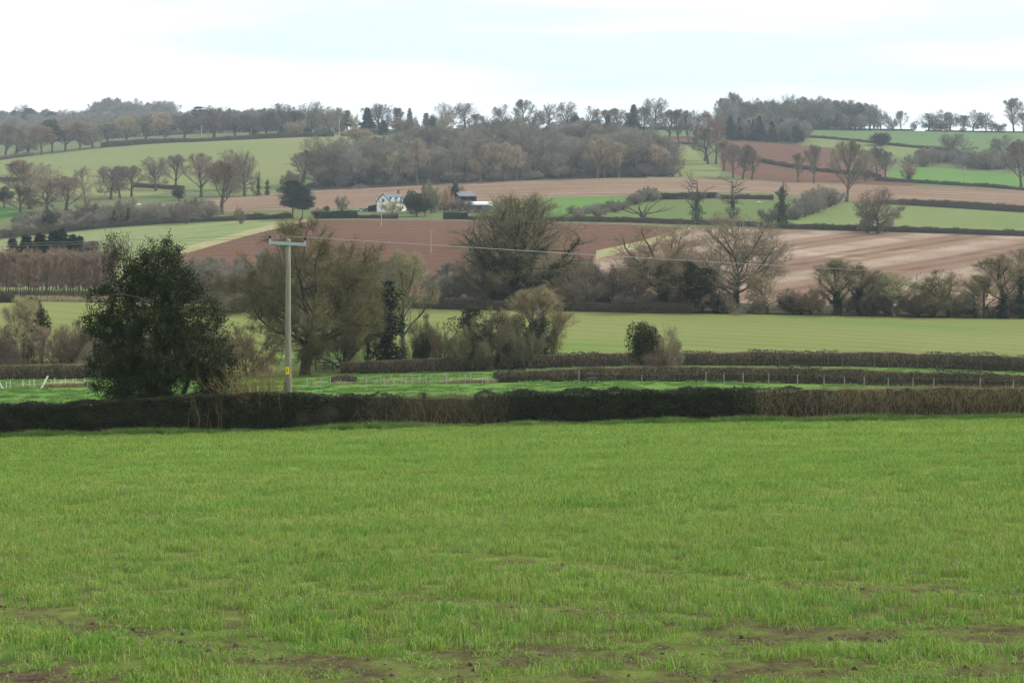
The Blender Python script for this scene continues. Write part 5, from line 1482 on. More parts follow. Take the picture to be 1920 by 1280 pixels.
# ------------------------------------------------------------------ the big holly-like tree in the near hedge
def great_evergreen():
    Y = 81.2; sc = Y / F
    base = at(300, Y=Y)
    root = empty("evergreen_tree", base); tag(root, "huge dark evergreen tree swallowing the near hedge, wider than tall", "tree")
    rng = np.random.default_rng(99)
    o0 = np.array(base)
    P = lambda px, row, dy=0.0: np.array([(px - CX) * sc, Y + dy, -(row - YH) * sc]) - o0
    mt = MB()
    for px, row, r in ((290, 560, .26), (330, 600, .2), (250, 610, .18), (380, 640, .15), (230, 500, .12), (310, 480, .10), (210, 680, .12)):
        a = np.array([(px - 300) * sc * .12, rng.uniform(-.4, .4), -.2]); b = P(px, row, rng.uniform(-.5, .5))
        mid = (a + b) / 2 + rng.normal(size=3) * .25
        mt.tube([a, mid, b], [r, r * .75, r * .3], 8)
    part("trunk", mt, PM['bark'], root)
    lumps = [(282, 508, 50, 1.0), (250, 525, 38, 1), (318, 505, 42, 1), (322, 548, 60, 1), (276, 572, 78, 1.1), (352, 590, 66, 1), (228, 592, 50, 1), (204, 612, 42, 1), (252, 642, 76, 1), (306, 650, 90, 1.1),
             (372, 655, 66, .9), (396, 618, 38, .7), (220, 676, 46, 1), (270, 712, 72, 1), (345, 722, 84, 1), (404, 700, 46, .8), (312, 474, 24, .9), (300, 490, 32, .9), (262, 496, 28, .8), (206, 540, 28, .7), (182, 546, 22, .8), (186, 606, 28, .9), (166, 604, 16, .7),
             (180, 640, 22, .6), (188, 690, 30, .8), (222, 728, 34, .9), (262, 474, 18, .4), (220, 462, 26, .26), (207, 488, 24, .3), (416, 660, 30, .6), (360, 540, 34, .7), (326, 462, 14, .8), (314, 452, 10, .7), (285, 458, 12, .4),
             (425, 715, 40, .8), (440, 690, 24, .5), (384, 566, 24, .5), (408, 740, 44, .9), (202, 716, 34, .8), (236, 744, 40, .9), (292, 752, 48, .9), (350, 500, 16, .5), (172, 560, 14, .5)]
    C, B0, B1 = [], [], []
    for px, row, r, dn in lumps:
        c = P(px, row, rng.uniform(-.5, .3)); R_ = r * sc
        ns = int(46 * (r / 60) ** 2 * dn * 1.9)
        d = unit(rng.normal(size=(ns, 3))); rad = R_ * rng.uniform(.5, 1.0, (ns, 1))
        tip = c + d * rad * np.array([1, .85, 1])
        up = unit(d * .8 + np.array([0, 0, .45]) + rng.normal(size=d.shape) * .3)
        ln = rng.uniform(.3, .65, (ns, 1))
        B0.append(tip - up * ln * .5); B1.append(tip + up * ln * .5)
        k = 54
        t = rng.uniform(-.5, .55, (ns, k, 1))
        pts = tip[:, None, :] + up[:, None, :] * ln[:, None, :] * t + rng.normal(size=(ns, k, 3)) * .13
        C.append(pts.reshape(-1, 3))
    C = np.concatenate(C); C = C[C[:, 2] > .35]
    mc = MB(); mc.leaves(C, .105, rng, 0, .62, up=.35)
    part("crown", mc, PM['leaf'], root)
    mt = MB(); B0 = np.concatenate(B0); B1 = np.concatenate(B1); mt.spikes(B0, B1, .014, 0)
    # airy sprays of paler shoots on the upper shoulder, and a bare limb across the middle
    n = 520
    c = P(222, 478); q = c + unit(rng.normal(size=(n, 3))) * rng.uniform(.2, 1.25, (n, 1)) * np.array([1.0, .7, 1.0])
    mt.spikes(q, q + unit(rng.normal(size=(n, 3)) * .5 + np.array([-.15, 0, 1])) * rng.uniform(.25, .7, (n, 1)), .012, 0)
    mt.tube([P(300, 560, -1.2), P(240, 546, -1.9), P(196, 552, -2.1)], [.035, .028, .012], 6)
    part("branches", mt, PM['bark'], root)
great_evergreen()

# ------------------------------------------------------------------ grass you can see blade by blade
def tuft(seed, n, size, h, wd, lean=.35, mats=(0, 0), p2=.06, curl=.5, clump=False, multi=False):
    rng = np.random.default_rng(seed); m = MB()
    x = rng.uniform(-size / 2, size / 2, n) if not clump else rng.normal(size=n) * size * .25
    y = rng.uniform(-size / 2, size / 2, n) if not clump else rng.normal(size=n) * size * .25
    a = rng.uniform(0, 6.283, n); H = h * rng.uniform(.55, 1.2, n)
    ld = np.stack([np.cos(a), np.sin(a), np.zeros(n)], 1) * (rng.uniform(.1, 1, n) * lean)[:, None]
    b = rng.uniform(0, 6.283, n); side = np.stack([np.cos(b), np.sin(b), np.zeros(n)], 1) * (wd * rng.uniform(.7, 1.2, n) / 2)[:, None]
    p0 = np.stack([x, y, np.full(n, -.01)], 1)
    if clump: ld = ld + np.stack([x, y, np.zeros(n)], 1) / size * lean * 2
    p1 = p0 + (ld * .5 + np.array([0, 0, .62])) * H[:, None]
    p2_ = p0 + (ld * (1.2 + curl) + np.array([0, 0, .95 - curl * .25])) * H[:, None]
    V = np.stack([p0 - side, p0 + side, p1 - side * .8, p1 + side * .8, p2_], 1)
    k = rng.random(n)
    if multi: sets = ((0, (k >= p2) & (k < .46)), (1, k < p2), (2, (k >= .46) & (k < .73)), (3, k >= .73))
    else: sets = ((0, k >= p2), (1, k < p2))
    for mi, sel in sets:
        W = V[sel]; base = np.arange(len(W))[:, None] * 5
        if len(W) == 0: continue
        m.add(W.reshape(-1, 3), np.concatenate([base + np.array([[0, 1, 3]]), base + np.array([[0, 3, 2]]), base + np.array([[2, 3, 4]])]), mi)
    return m
BL = [PM['blade'], PM['strawblade'], PM['blade_dark'], PM['blade_pale']]
g_near = [tuft(s, 58, .28, .125, .0078, .45, multi=True).mesh("crop_tuft", BL) for s in (1, 2, 3)]
g_mid = [tuft(s, 110, .56, .13, .0115, .45, multi=True).mesh("crop_tuft", BL) for s in (4, 5)]
g_far = [tuft(s, 130, 1.1, .14, .02, multi=True).mesh("crop_tuft", BL) for s in (6, 7)]
rng = np.random.default_rng(8)
def fan_points(y0, y1, per_m2, px0=-560, px1=2480):
    A = (px1 - px0) / F * (y1 ** 2 - y0 ** 2) / 2
    n = int(A * per_m2)
    y = np.sqrt(rng.uniform(y0 ** 2, y1 ** 2, n)); x = (rng.uniform(px0, px1, n) - CX) / F * y
    return x, y
X, Yv, S, I = [], [], [], []
for y0, y1, d, base in ((8.5, 25, 19, 0), (25, 50, 5.5, 3), (50, 79.0, 1.5, 5)):
    x, y = fan_points(y0, y1, d)
    if base < 3:
        # a touch of drilling: rows 12.5 cm apart, running across the slope
        keep = rng.random(len(x)) > np.clip(bare_at(x, y) * 1.25, 0, .97)
        x, y = x[keep], y[keep]
    X.append(x); Yv.append(y); I.append(rng.integers(0, 3 if base == 0 else 2, len(x)) + base)
X = np.concatenate(X); Yv = np.concatenate(Yv); I = np.concatenate(I)
lush = (.80 + .38 * vnoise(X * .22 + 5, Yv * .8 + 2)) * (.28 + .72 * track_near(X, Yv))
pts = np.stack([X, Yv, zat(X, Yv)], 1)
rots = np.stack([np.full(len(X), R(7)), np.zeros(len(X)), rng.uniform(0, 6.283, len(X))], 1); rots[:, 0] = rng.normal(size=len(X)) * .06
scl = np.stack([np.ones(len(X)), np.ones(len(X)), lush * rng.uniform(.85, 1.15, len(X))], 1)
o = scatter("crop_blades", pts, rots, scl, g_near + g_mid + g_far, idx=I)
tag(o, "short bright green cereal crop growing over the near field", "crop")
# clods and flints on the bare wheelings
def stone(seed):
    r = np.random.default_rng(seed); m = MB()
    ph = (1 + 5 ** .5) / 2
    V = unit(np.array([(-1, ph, 0), (1, ph, 0), (-1, -ph, 0), (1, -ph, 0), (0, -1, ph), (0, 1, ph), (0, -1, -ph), (0, 1, -ph), (ph, 0, -1), (ph, 0, 1), (-ph, 0, -1), (-ph, 0, 1)], float)) * r.uniform(.7, 1.2, (12, 1)) * np.array([1, .8, .6])
    m.add(V, [(0, 11, 5), (0, 5, 1), (0, 1, 7), (0, 7, 10), (0, 10, 11), (1, 5, 9), (5, 11, 4), (11, 10, 2), (10, 7, 6), (7, 1, 8), (3, 9, 4), (3, 4, 2), (3, 2, 6), (3, 6, 8), (3, 8, 9), (4, 9, 5), (2, 4, 11), (6, 2, 10), (8, 6, 7), (9, 8, 1)], 0)
    return m
clod_m = [stone(s).mesh("clod", plain("clod_soil%d" % s, c, .95, .05, .2, 4.0)) for s, c in ((1, (.135, .092, .064)), (2, (.10, .068, .048)), (3, (.42, .37, .30)))]
x, y = fan_points(9, 27, 60)
k = rng.random(len(x)) < bare_at(x, y) * .55
x, y = x[k], y[k]; n = len(x)
sz = rng.gamma(2.0, .0075, n) + .005
o = scatter("soil_clods", np.stack([x, y, zat(x, y)], 1), rng.uniform(-.4, 3, (n, 3)), np.stack([sz] * 3, 1), clod_m, idx=np.where(rng.random(n) < .06, 2, rng.integers(0, 2, n)))
tag(o, "brown soil clods and pale stones on the bare wheelings", "clods")
# coarse grass along the foot of the near hedge
VG = [PM['verge'], PM['strawblade']]
v_m = [tuft(s, 70, .55, .42, .018, .5, p2=p, clump=True).mesh("verge_tuft", VG) for s, p in ((11, .04), (12, .10), (13, .5))]
n = 1500
px = rng.uniform(-60, 1990, n); y = 78.15 + rng.normal(size=n) * .36; x = (px - CX) / F * y
s = rng.uniform(.45, 1.1, n) * (.55 + .9 * vnoise(px * .012, px * 0 + 3))
pick = np.where(rng.random(n) < np.where((px > 740) & (px < 960), .30, .07), 2, rng.integers(0, 2, n))
o = scatter("verge_grass", np.stack([x, y, zat(x, y)], 1), np.stack([np.zeros(n), np.zeros(n), rng.uniform(0, 6.28, n)], 1), np.stack([s, s, s], 1), v_m, idx=pick)
tag(o, "rank green grass along the foot of the near hedge", "grass")
# tussocks in the pasture and dry grass by its fences
t_m = [tuft(s, 60, .9, .22, .04, .6, p2=.0, clump=True).mesh("tussock", [PM['verge'], PM['strawblade']]) for s in (21, 22)]
d_m = [tuft(s, 60, .8, .5, .03, .5, p2=1.0, clump=True).mesh("dry_tussock", [PM['strawblade'], PM['strawblade']]) for s in (23, 24)]
n = 5200
y = np.sqrt(rng.uniform(90 ** 2, 187 ** 2, n)); px = rng.uniform(-60, 1990, n); x = (px - CX) / F * y
k = vnoise(x * .5, y * .3) + rng.random(n) * .5 > .72
x, y, px = x[k], y[k], px[k]; n = len(x); s = rng.uniform(.5, 1.3, n)
o = scatter("pasture_tussocks", np.stack([x, y, zat(x, y)], 1), np.stack([np.zeros(n), np.zeros(n), rng.uniform(0, 6.28, n)], 1), np.stack([s * 1.4, s * 1.4, s], 1), t_m)
tag(o, "dark green tussocks scattered over the lush pasture", "grass")
n = 420
px = np.concatenate([rng.normal(size=n // 2) * 22 + 130, rng.uniform(845, 925, n // 2 - 130), rng.uniform(570, 840, 20)]); y = np.where(px < 300, 150.3, 147) + rng.normal(size=len(px)) * .5; x = (px - CX) / F * y
s = rng.uniform(.5, 1.2, len(px))
o = scatter("dry_grass", np.stack([x, y, zat(x, y)], 1), np.stack([np.zeros(len(px)), np.zeros(len(px)), rng.uniform(0, 6.28, len(px))], 1), np.stack([s, s, s], 1), d_m)
tag(o, "bleached dry grass along the pasture fences", "grass")
# ------------------------------------------------------------------ woods that read as one mass
WOODT = {k: [joined(a, k + "_mass") for a in ARCH[k]] for k in ('oak', 'ash', 'scrub')}
def in_poly(x, y, poly):
    c = np.zeros(len(x), bool); n = len(poly)
    for i in range(n):
        (x0, y0), (x1, y1) = poly[i], poly[(i + 1) % n]
        cr = ((y0 > y) != (y1 > y)) & (x < (x1 - x0) * (y - y0) / ((y1 - y0) if y1 != y0 else 1e-9) + x0)
        c ^= cr
    return c
def wood(name, label, corners, per_ha, hmin, hmax, tint, kinds=('ash', 'oak'), seed=1, by_dist=False, slim=.9):
    P = [at(px, None, r) if by_dist else at(px, r) for px, r in corners]
    poly = [(p.x, p.y) for p in P]
    rng = np.random.default_rng(seed)
    xs = [p[0] for p in poly]; ys = [p[1] for p in poly]
    A = (max(xs) - min(xs)) * (max(ys) - min(ys)); n = int(A / 1e4 * per_ha)
    x = rng.uniform(min(xs), max(xs), n); y = rng.uniform(min(ys), max(ys), n)
    k = in_poly(x, y, poly); x, y = x[k], y[k]; n = len(x)
    meshes = [m for kd in kinds for m in WOODT[kd]]
    Hs = [a['H'] for kd in kinds for a in ARCH[kd]]
    idx = rng.integers(0, len(meshes), n)
    H = rng.uniform(hmin * .8, hmax, n) * (.70 + .55 * vnoise(x * .035, y * .035))
    s = H / np.array(Hs)[idx]
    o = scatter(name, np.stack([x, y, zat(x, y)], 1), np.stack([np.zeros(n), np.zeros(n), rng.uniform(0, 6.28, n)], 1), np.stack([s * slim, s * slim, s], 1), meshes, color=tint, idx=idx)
    tag(o, label, "woodland")
    return o
wood("hanging_woodland", "broad grey brown winter wood hanging on the hillside above the farm",
     [(592, 352), (680, 348), (760, 345.5), (900, 339.5), (1020, 335), (1140, 331), (1250, 331), (1272, 322), (1268, 312), (1232, 297), (1180, 289), (1050, 279), (900, 281), (800, 286), (740, 296), (690, 308), (640, 322), (605, 335)],
     120, 14, 23, (1.05, 1.0, .93), ('ash', 'oak'), 3)
wood("woodland_understorey", "low brown undergrowth along the front of the hillside wood",
     [(592, 353), (680, 349.5), (760, 347), (900, 341), (1020, 336.5), (1140, 333), (1262, 332), (1266, 328), (1140, 327), (1020, 331), (900, 335), (760, 341), (680, 343), (600, 346)],
     160, 4.0, 7.5, (.80, .72, .66), ('scrub',), 4, slim=1.2)
wood("hilltop_woodland", "long grey wood crowning the skyline above the green hilltop field",
     [(1352, 1290), (1440, 1360), (1500, 1345), (1560, 1345), (1640, 1350), (1646, 1395), (1560, 1460), (1440, 1470), (1352, 1420)],
     115, 19, 28, (.92, .90, .88), ('ash', 'oak'), 5, by_dist=True)
wood("hilltop_woodland", "brownish young wood bulging below the skyline wood among dark conifers",
     [(1352, 261), (1420, 264.5), (1500, 270), (1506, 266), (1480, 252), (1420, 247), (1352, 246)],
     170, 13, 18, (.95, .84, .74), ('ash', 'scrub'), 6)
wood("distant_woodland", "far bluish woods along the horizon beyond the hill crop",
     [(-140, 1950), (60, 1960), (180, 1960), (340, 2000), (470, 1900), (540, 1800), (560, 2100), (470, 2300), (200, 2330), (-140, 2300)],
     60, 20, 26, (.72, .74, .74), ('ash', 'oak'), 7, by_dist=True, slim=1.15)  # cool tint adds distance haze to the trees' own colour
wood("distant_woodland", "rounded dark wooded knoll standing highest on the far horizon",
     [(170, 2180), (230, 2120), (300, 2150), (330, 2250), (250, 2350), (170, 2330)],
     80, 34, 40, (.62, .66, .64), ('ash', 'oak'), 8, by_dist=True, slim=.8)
wood("roadside_woodland", "brown wooded belt between the hill crop and the far bluish woods",
     [(-120, 1560), (60, 1560), (200, 1560), (330, 1500), (440, 1400), (540, 1370), (640, 1360), (640, 1400), (440, 1480), (330, 1600), (200, 1680), (60, 1700), (-120, 1700)],
     130, 15, 22, (.95, .86, .80), ('ash', 'oak'), 9, by_dist=True)
wood("valley_scrub", "misty purple brown scrub filling the valley bottom below the plough",
     [(330, 556), (420, 560), (640, 563), (800, 566), (1000, 570), (1110, 572), (1110, 558), (1000, 553), (860, 540), (760, 528), (640, 536), (420, 540), (330, 540)],
     260, 5.5, 9, (1.02, .88, .84), ('scrub', 'ash'), 10, slim=1.0)
wood("valley_scrub", "low tangled scrub under the tree belt below the maize stubble",
     [(1110, 583), (1240, 586), (1400, 588.5), (1600, 591), (1800, 594.5), (1990, 598), (1990, 589), (1800, 584), (1600, 581), (1400, 578), (1240, 576), (1110, 573)],
     300, 3.0, 5.0, (.85, .75, .66), ('scrub',), 12, slim=1.2)
wood("ditch_scrub", "brown leafless scrub between the wheat and the square clipped hedge",
     [(-80, 700), (20, 700), (190, 697), (420, 692), (420, 660), (190, 662), (20, 668), (-80, 668)],
     420, 3.2, 5.2, (.95, .84, .70), ('scrub',), 13, slim=1.1)
wood("hillside_scrub", "grey brown scrub on the rough ground above the pale ley field",
     [(30, 440), (110, 433), (230, 424), (330, 417), (420, 411), (420, 400), (330, 404), (230, 408), (110, 412), (40, 410)],
     130, 4, 7.5, (.92, .82, .74), ('scrub',), 14, slim=1.1)
wood("hillside_scrub", "dark scrubby belt between the bright meadow and the hilltop field",
     [(1690, 313), (1760, 312), (1850, 320), (1930, 327), (2020, 333), (2020, 318), (1930, 308), (1850, 300), (1780, 297), (1720, 301)],
     110, 6, 11, (.82, .74, .68), ('scrub', 'ash'), 15, slim=1.1)

wood("ridge_scrub", "low garden scrub and hedgerow bushes along the ridge between the trees",
     [(630, 1300), (760, 1300), (900, 1315), (1000, 1320), (1120, 1325), (1310, 1325), (1310, 1350), (1120, 1350), (900, 1345), (760, 1340), (630, 1330)], 75, 4, 9, (.88, .82, .80), ('scrub',), 21, by_dist=True, slim=1.2)
wood("ridge_scrub", "low bushes under the spaced oaks on the green hilltop skyline",
     [(1640, 1342), (1720, 1342), (1930, 1342), (2000, 1342), (2000, 1354), (1930, 1354), (1640, 1354)], 42, 2.5, 7, (.85, .80, .78), ('scrub',), 22, by_dist=True, slim=1.2)
wood("sloping_thicket", "grey thicket sloping down the edge of the small bright ley",
     [(1072, 411), (1130, 405), (1180, 393), (1222, 381), (1200, 377), (1160, 387), (1110, 398), (1066, 405)], 330, 3.6, 6.0, (.92, .84, .82), ('scrub',), 16, slim=1.1)
wood("sloping_thicket", "rounded grey thicket at the top corner of the paddock",
     [(1186, 380), (1235, 378), (1238, 374), (1190, 375)], 420, 5, 7.5, (.95, .86, .82), ('scrub',), 18, slim=1.0)
wood("sloping_thicket", "tall grey brown thicket climbing between paddock and meadow",
     [(1482, 416), (1512, 407), (1545, 394), (1570, 383), (1556, 378), (1530, 388), (1500, 400), (1478, 410)], 380, 6.5, 10, (.90, .82, .78), ('scrub',), 19, slim=.9)

# ------------------------------------------------------------------ trees that stand apart, from the near pasture to the skyline
T = plant
# near the three hedges and in the valley
T('oak_broad', 572, None, 414, 262, "huge broad bare oak standing behind the utility pole", (.80, .84, .52), Y=184, v=0, rot=.6)
T('ivycol', 728, None, 498, 128, "tall dark ivy smothered tree between the broad oak and the pale willow", (.9, .9, .8), Y=192, v=2)
T('ivycol', 690, None, 570, 40, "short ivy covered stump at the elbow of the broad oak", Y=192, v=0)
T('ash', 758, None, 470, 108, "pale greenish willowy tree behind the tall ivy smothered tree", (1.18, 1.2, .90), Y=203, v=1)
T('scrub', 706, None, 480, 90, "pale feathery sallow bush on the edge of the broad oak crown", (1.15, 1.15, .88), Y=205)
T('scrub', 640, None, 580, 130, "brown tangled bush under the side branches of the broad oak", (.95, .92, .72), Y=194)
T('scrub', 790, None, 590, 60, "small greenish thorn beside the tall ivy smothered tree", (1.15, 1.15, .85), Y=191)
T('ragged', 795, None, 620, 40, "low dark evergreen shrub at the foot of a greenish thorn", Y=190)
T('scrub', 832, None, 605, 56, "thin brown thorn between two evergreen shrubs by the furthest hedge", (1.0, .88, .76), Y=190)
T('ragged', 886, None, 574, 84, "tall pointed dark evergreen bush left in the hedge clump", Y=189, v=1)
T('scrub', 925, None, 580, 90, "brown twiggy bush wedged between dark evergreens", (.80, .74, .58), Y=187)
T('scrub', 866, None, 612, 60, "olive twiggy bush at the pale wood end of the hedge clump", (.85, .82, .62), Y=187)
T('scrub', 985, None, 610, 70, "dark twiggy bush between the broad evergreen and the ivy covered trunks", (.72, .68, .54), Y=187)
T('ragged', 952, None, 584, 96, "broad dark evergreen bush in the middle of the hedge clump", Y=188.5, v=0)
T('ivycol', 1018, None, 573, 62, "double ivy covered trunk at the end of the hedge clump", Y=189, v=2)
T('ash', 1005, None, 538, 128, "golden twigged willow bush rising over the ivy covered trunks", (1.15, 1.06, .78), Y=194, v=0)
T('scrub', 1030, None, 570, 64, "golden brown sallow arching over the winter wheat", (1.1, 1.0, .74), Y=192)
T('evergreen', 1207, None, 605, 54, "round dark ivy bush poking above the middle hedge", Y=151, v=0)
T('scrub', 1245, None, 612, 72, "pale twiggy thorn leaning on the round dark ivy bush", (1.0, .93, .80), Y=152)
T('scrub', 1228, None, 655, 70, "low brown growth below the round dark ivy bush", (.9, .8, .7), Y=150)
T('ash', 42, None, 556, 66, "spindly pale tree in front of a dark evergreen by the square hedge", (1.45, 1.35, 1.1), Y=193, v=2)
T('evergreen', 54, None, 558, 66, "dark evergreen tree behind the spindly pale tree", Y=200, v=0)
T('ash', 77, None, 612, 40, "small leaning bare tree right beside the spindly pale tree", (1.2, 1.1, .95), Y=193, v=2)
T('scrub', 130, None, 602, 90, "rounded brown thorn nearest to the big evergreen", (.88, .82, .68), Y=195)
T('scrub', 5, None, 612, 70, "rounded brown thorn at the very edge of the view by the square hedge", (.88, .82, .68), Y=195)
# the belt along the far side of the wheat
T('oak_great', 972, None, 364, 246, "great spreading oak with ivy thick on every limb, alone before the plough", (.70, .66, .56), Y=279, v=0, rot=.4)
T('oak', 905, None, 445, 96, "smaller crooked oak overlapped by the great ivied oak", (.82, .76, .66), Y=283, v=1)
T('oak', 1062, None, 478, 100, "low twisted oak just right of the great ivied oak", (1.15, 1.08, .85), Y=290, v=2)
T('scrub', 1150, None, 500, 110, "grey rounded bush group between the great ivied oak and the twin stemmed oak", (.88, .88, .84), Y=284)
T('scrub', 1085, None, 520, 80, "grey low bush at the skirt of the low twisted oak", (.9, .84, .78), Y=282)
T('scrub', 1185, None, 478, 90, "gnarled grey thorn hard against the twin stemmed oak", (1.0, .98, .84), Y=290)
T('oak_ivy', 1238, None, 421, 180, "gnarled twin stemmed oak with a dark ivy boot", (1.05, .98, .78), Y=275, v=1, rot=2.2)
T('evergreen', 1292, None, 489, 78, "tall black green holly between two big oaks", Y=273, v=1)
T('evergreen', 1318, None, 530, 40, "short black green holly touching the tall one", Y=273, v=0)
T('oak', 1380, None, 398, 196, "wide fan shaped bare oak in front of the maize stubble", (.95, .90, .82), Y=277, v=1, rot=1.0)
T('ivycol', 1378, None, 478, 38, "slim ivy column under the wide fan shaped oak", Y=274, v=0)
T('ivycol', 1347, None, 545, 22, "tiny ivy stump left of the slim ivy column", Y=273, v=2)
T('oak', 1440, None, 508, 76, "small lichen grey oak at the right skirt of the fan shaped oak", (1.35, 1.35, 1.0), Y=274, v=2)
T('scrub', 1487, None, 545, 54, "small dark bush where the belt thins in front of the stubble", (.8, .78, .68), Y=274)
T('evergreen', 1478, None, 556, 30, "tiny evergreen on the gap in the belt", Y=274)
T('ash_ivy', 1570, None, 486, 108, "broad fan of grey limbs on an ivy trunk opening the right hand belt", (1.05, 1.02, .82), Y=272, v=0)
T('ash_ivy', 1612, None, 498, 76, "purplish tree with twin ivy trunks next to the broad grey fan", (.92, .80, .76), Y=273)
T('scrub', 1640, None, 535, 70, "dark tangled bush between purple and pale trees of the belt", (.75, .70, .62), Y=272)
T('ash', 1677, None, 512, 92, "pale slender trunked tree in the middle of the belt", (1.4, 1.38, 1.08), Y=271, v=1)
T('scrub', 1660, None, 508, 84, "purple brown bush behind the pale slender tree", (.9, .78, .74), Y=280)
T('scrub', 1722, None, 540, 76, "brown rounded bush below the tree belt power pole", (.84, .74, .68), Y=271)
T('oak', 1780, None, 508, 120, "rounded olive green crowned tree in the belt", (.88, .95, .66), Y=273, v=2)
T('scrub', 1750, None, 545, 70, "olive bush filling the foot of the rounded olive tree", (.85, .88, .64), Y=271)
T('ivycol', 1826, None, 530, 44, "leaning ivy column beside the rounded olive tree", Y=271, v=1)
T('ash', 1846, None, 515, 66, "slim brown tree between the leaning ivy column and the edge thicket", (1.2, 1.05, .8), Y=273, v=2)
T('ivycol', 1880, None, 545, 50, "shaggy ivy trunk in the edge thicket", Y=271, v=2)
T('ash', 1885, None, 478, 120, "tall olive grey tree in the edge thicket", (1.15, 1.12, .84), Y=276, v=0)
T('ivycol', 1915, None, 505, 40, "tall ivy trunk cut by the edge of the view", Y=271, v=2)
T('oak', 1935, None, 465, 120, "tall bare tree cut by the edge of the view", (1.1, 1.05, .85), Y=280, v=0)
T('scrub', 1520, None, 545, 60, "reddish brown low thorn at the start of the right hand belt", (1.2, .9, .7), Y=273)
# dark bushes in the near left middle distance
T('scrub', 400, None, 505, 150, "hazy dark thorn mass between big evergreen and broad oak", (.75, .74, .64), Y=262)
T('scrub', 455, None, 540, 110, "second hazy thorn mass closer to the broad oak", (.78, .76, .62), Y=258)
T('scrub', 462, None, 612, 110, "brown bush behind the reddish briar shoots", (1.1, .85, .68), Y=186)
# plantation of thin trees and its dark spruces
n0 = 0
prng = np.random.default_rng(17)
for k in range(84):
    px = -40 + 250 * (k + prng.uniform(.05, .95)) / 84
    Yp = prng.uniform(318, 372)
    T('slim', px, None, prng.uniform(462, 482), prng.uniform(15, 26), "thin bare young tree in the close plantation below the spruces", (1.05, .86, .78), Y=Yp, group="close planted young trees below the spruces")
for px, top, w, lab in ((24, 447, 38, "small dark spruce at the open end of the spruce row"), (50, 441, 42, "rounded dark spruce, second from the open end of the row"), (76, 438, 46, "broad dark spruce with a blunt top"),
                        (100, 434, 44, "dark spruce beside the tallest spruce of the row"), (116, 430, 46, "tallest dark spruce in the row above the plantation"), (136, 441, 40, "dark spruce just below the tallest one"), (150, 444, 36, "last dark spruce next to the tawny larch")):
    T('spruce', px, None, top, w, lab, Y=395, group="dark spruces above the plantation")
T('thin', 172, None, 452, 46, "tawny bare larch beyond the dark spruce row", Y=385)
T('scrub', 196, None, 468, 60, "reddish bare brush beside the tawny larch", (1.2, .88, .78), Y=380)
# farm trees
T('scrub', 735, 400.5, 377, 34, "pale greenish tree in bud against the white farmhouse wall", (1.9, 1.85, 1.3))
T('evergreen', 781, 406, 363, 46, "dark evergreen clump close to the farmhouse chimney", v=0)
T('evergreen', 770, 400, 357, 26, "tall dark green conifer directly behind the farmhouse", v=1)
T('evergreen', 797, 406, 372, 26, "lower dark evergreen on the lawn side of the farmhouse clump", v=1)
T('scrub', 808, 400, 339, 34, "olive green bare tree between the farmhouse and the shelter", (1.0, 1.12, .8))
T('scrub', 834, 397, 347, 34, "tawny rounded bush behind the cart shelter", (1.45, 1.2, .92))
T('evergreen', 852, 388, 342, 18, "narrow dark cypress touching the barn gable", v=1)
T('scrub', 860, 384, 340, 20, "brown treetop leaning on the barn roof", (1.2, 1.0, .75))
T('scrub', 862, 396, 370, 40, "grey bush in front of the white roofed shed", (1.0, .92, .86))
T('scrub', 641, 396, 366, 26, "small bluish grey tree in the stubble near the parked cars", (.95, 1.0, .95))
T('evergreen', 612, 400, 386, 12, "tiny dark bush at the corner of the clipped garden hedge")
T('scrub', 597, 409, 390, 26, "brown brush at the end of the clipped garden hedge", (.9, .8, .74))
T('scrub', 950, 398, 372, 60, "pale olive bush on the lawn behind the great ivied oak", (1.5, 1.45, .9))
T('scrub', 1010, 402, 376, 60, "olive bramble mound on the bright ley behind the great ivied oak", (1.2, 1.25, .75))
T('pine', 549, None, 338, 44, "dark tall pine at the lane corner beside a paler one", Y=625)
T('pine', 567, None, 350, 38, "paler grey green pine at the lane corner", Y=618)
T('ash', 545, None, 322, 40, "grey bare tree rising behind the lane corner pines", (.95, .88, .80), Y=720)
# paddock trees
T('ivycol', 1306, 414, 322, 62, "bare topped tree with ivy up its trunk in front of the horse shelter", v=0)
T('ivycol', 1374, 412, 330, 56, "ivied trunk with one low sweeping branch near the horse", v=1)
T('ivycol', 1466, 425, 338, 52, "shaggy ivy clad column beside the tall grey thicket", v=2)
T('scrub', 1446, 424, 385, 46, "grey rounded bush at the foot of the shaggy ivy column", (.85, .8, .74))
T('dead', 1205, 416, 372, 96, "squat pollard with long bare arms in the paddock hedge", (.9, .8, .74))
T('oak', 1646, None, 352, 84, "open branched hedgerow oak in the hedge above the maize stubble", (.95, .88, .82), Y=585, v=1)
T('scrub', 1628, None, 392, 34, "thin bush at the foot of the open branched hedgerow oak", (.95, .86, .8), Y=585)
T('ash', 1587, 378, 262, 66, "tallest lone ash with a stout pale trunk at the meadow corner", (1.15, 1.08, .94), v=1)
T('ash', 1526, 343, 272, 32, "slim two stemmed tree on the upper plough edge", (1.0, .92, .86), v=2)
T('ash', 1496, 341, 286, 26, "slight tree left of the slim two stemmed tree", (1.0, .9, .84), v=2)
T('ash', 1622, 341, 280, 34, "thin grey tree behind the tallest lone ash", (1.05, .98, .9), v=0)
T('ash', 1643, 335, 276, 40, "dense upright tree at the corner of the bright meadow", (.85, .78, .72), v=0)
T('scrub', 1622, 336, 300, 30, "dark low bush between two upright trees by the bright meadow", (.7, .66, .6))
T('ash', 1660, 333, 284, 34, "bushy tree nearest the bright meadow gateway", (.88, .8, .74), v=1)
T('ivycol', 1704, 337, 312, 18, "short ivy trunk in the bright meadow hedge", v=2)
T('scrub', 1704, 337, 304, 26, "pinkish bare top over the short ivy trunk", (1.3, 1.02, .95))
T('evergreen', 1650, 274, 250, 40, "dark round bush alone on the green hilltop field")
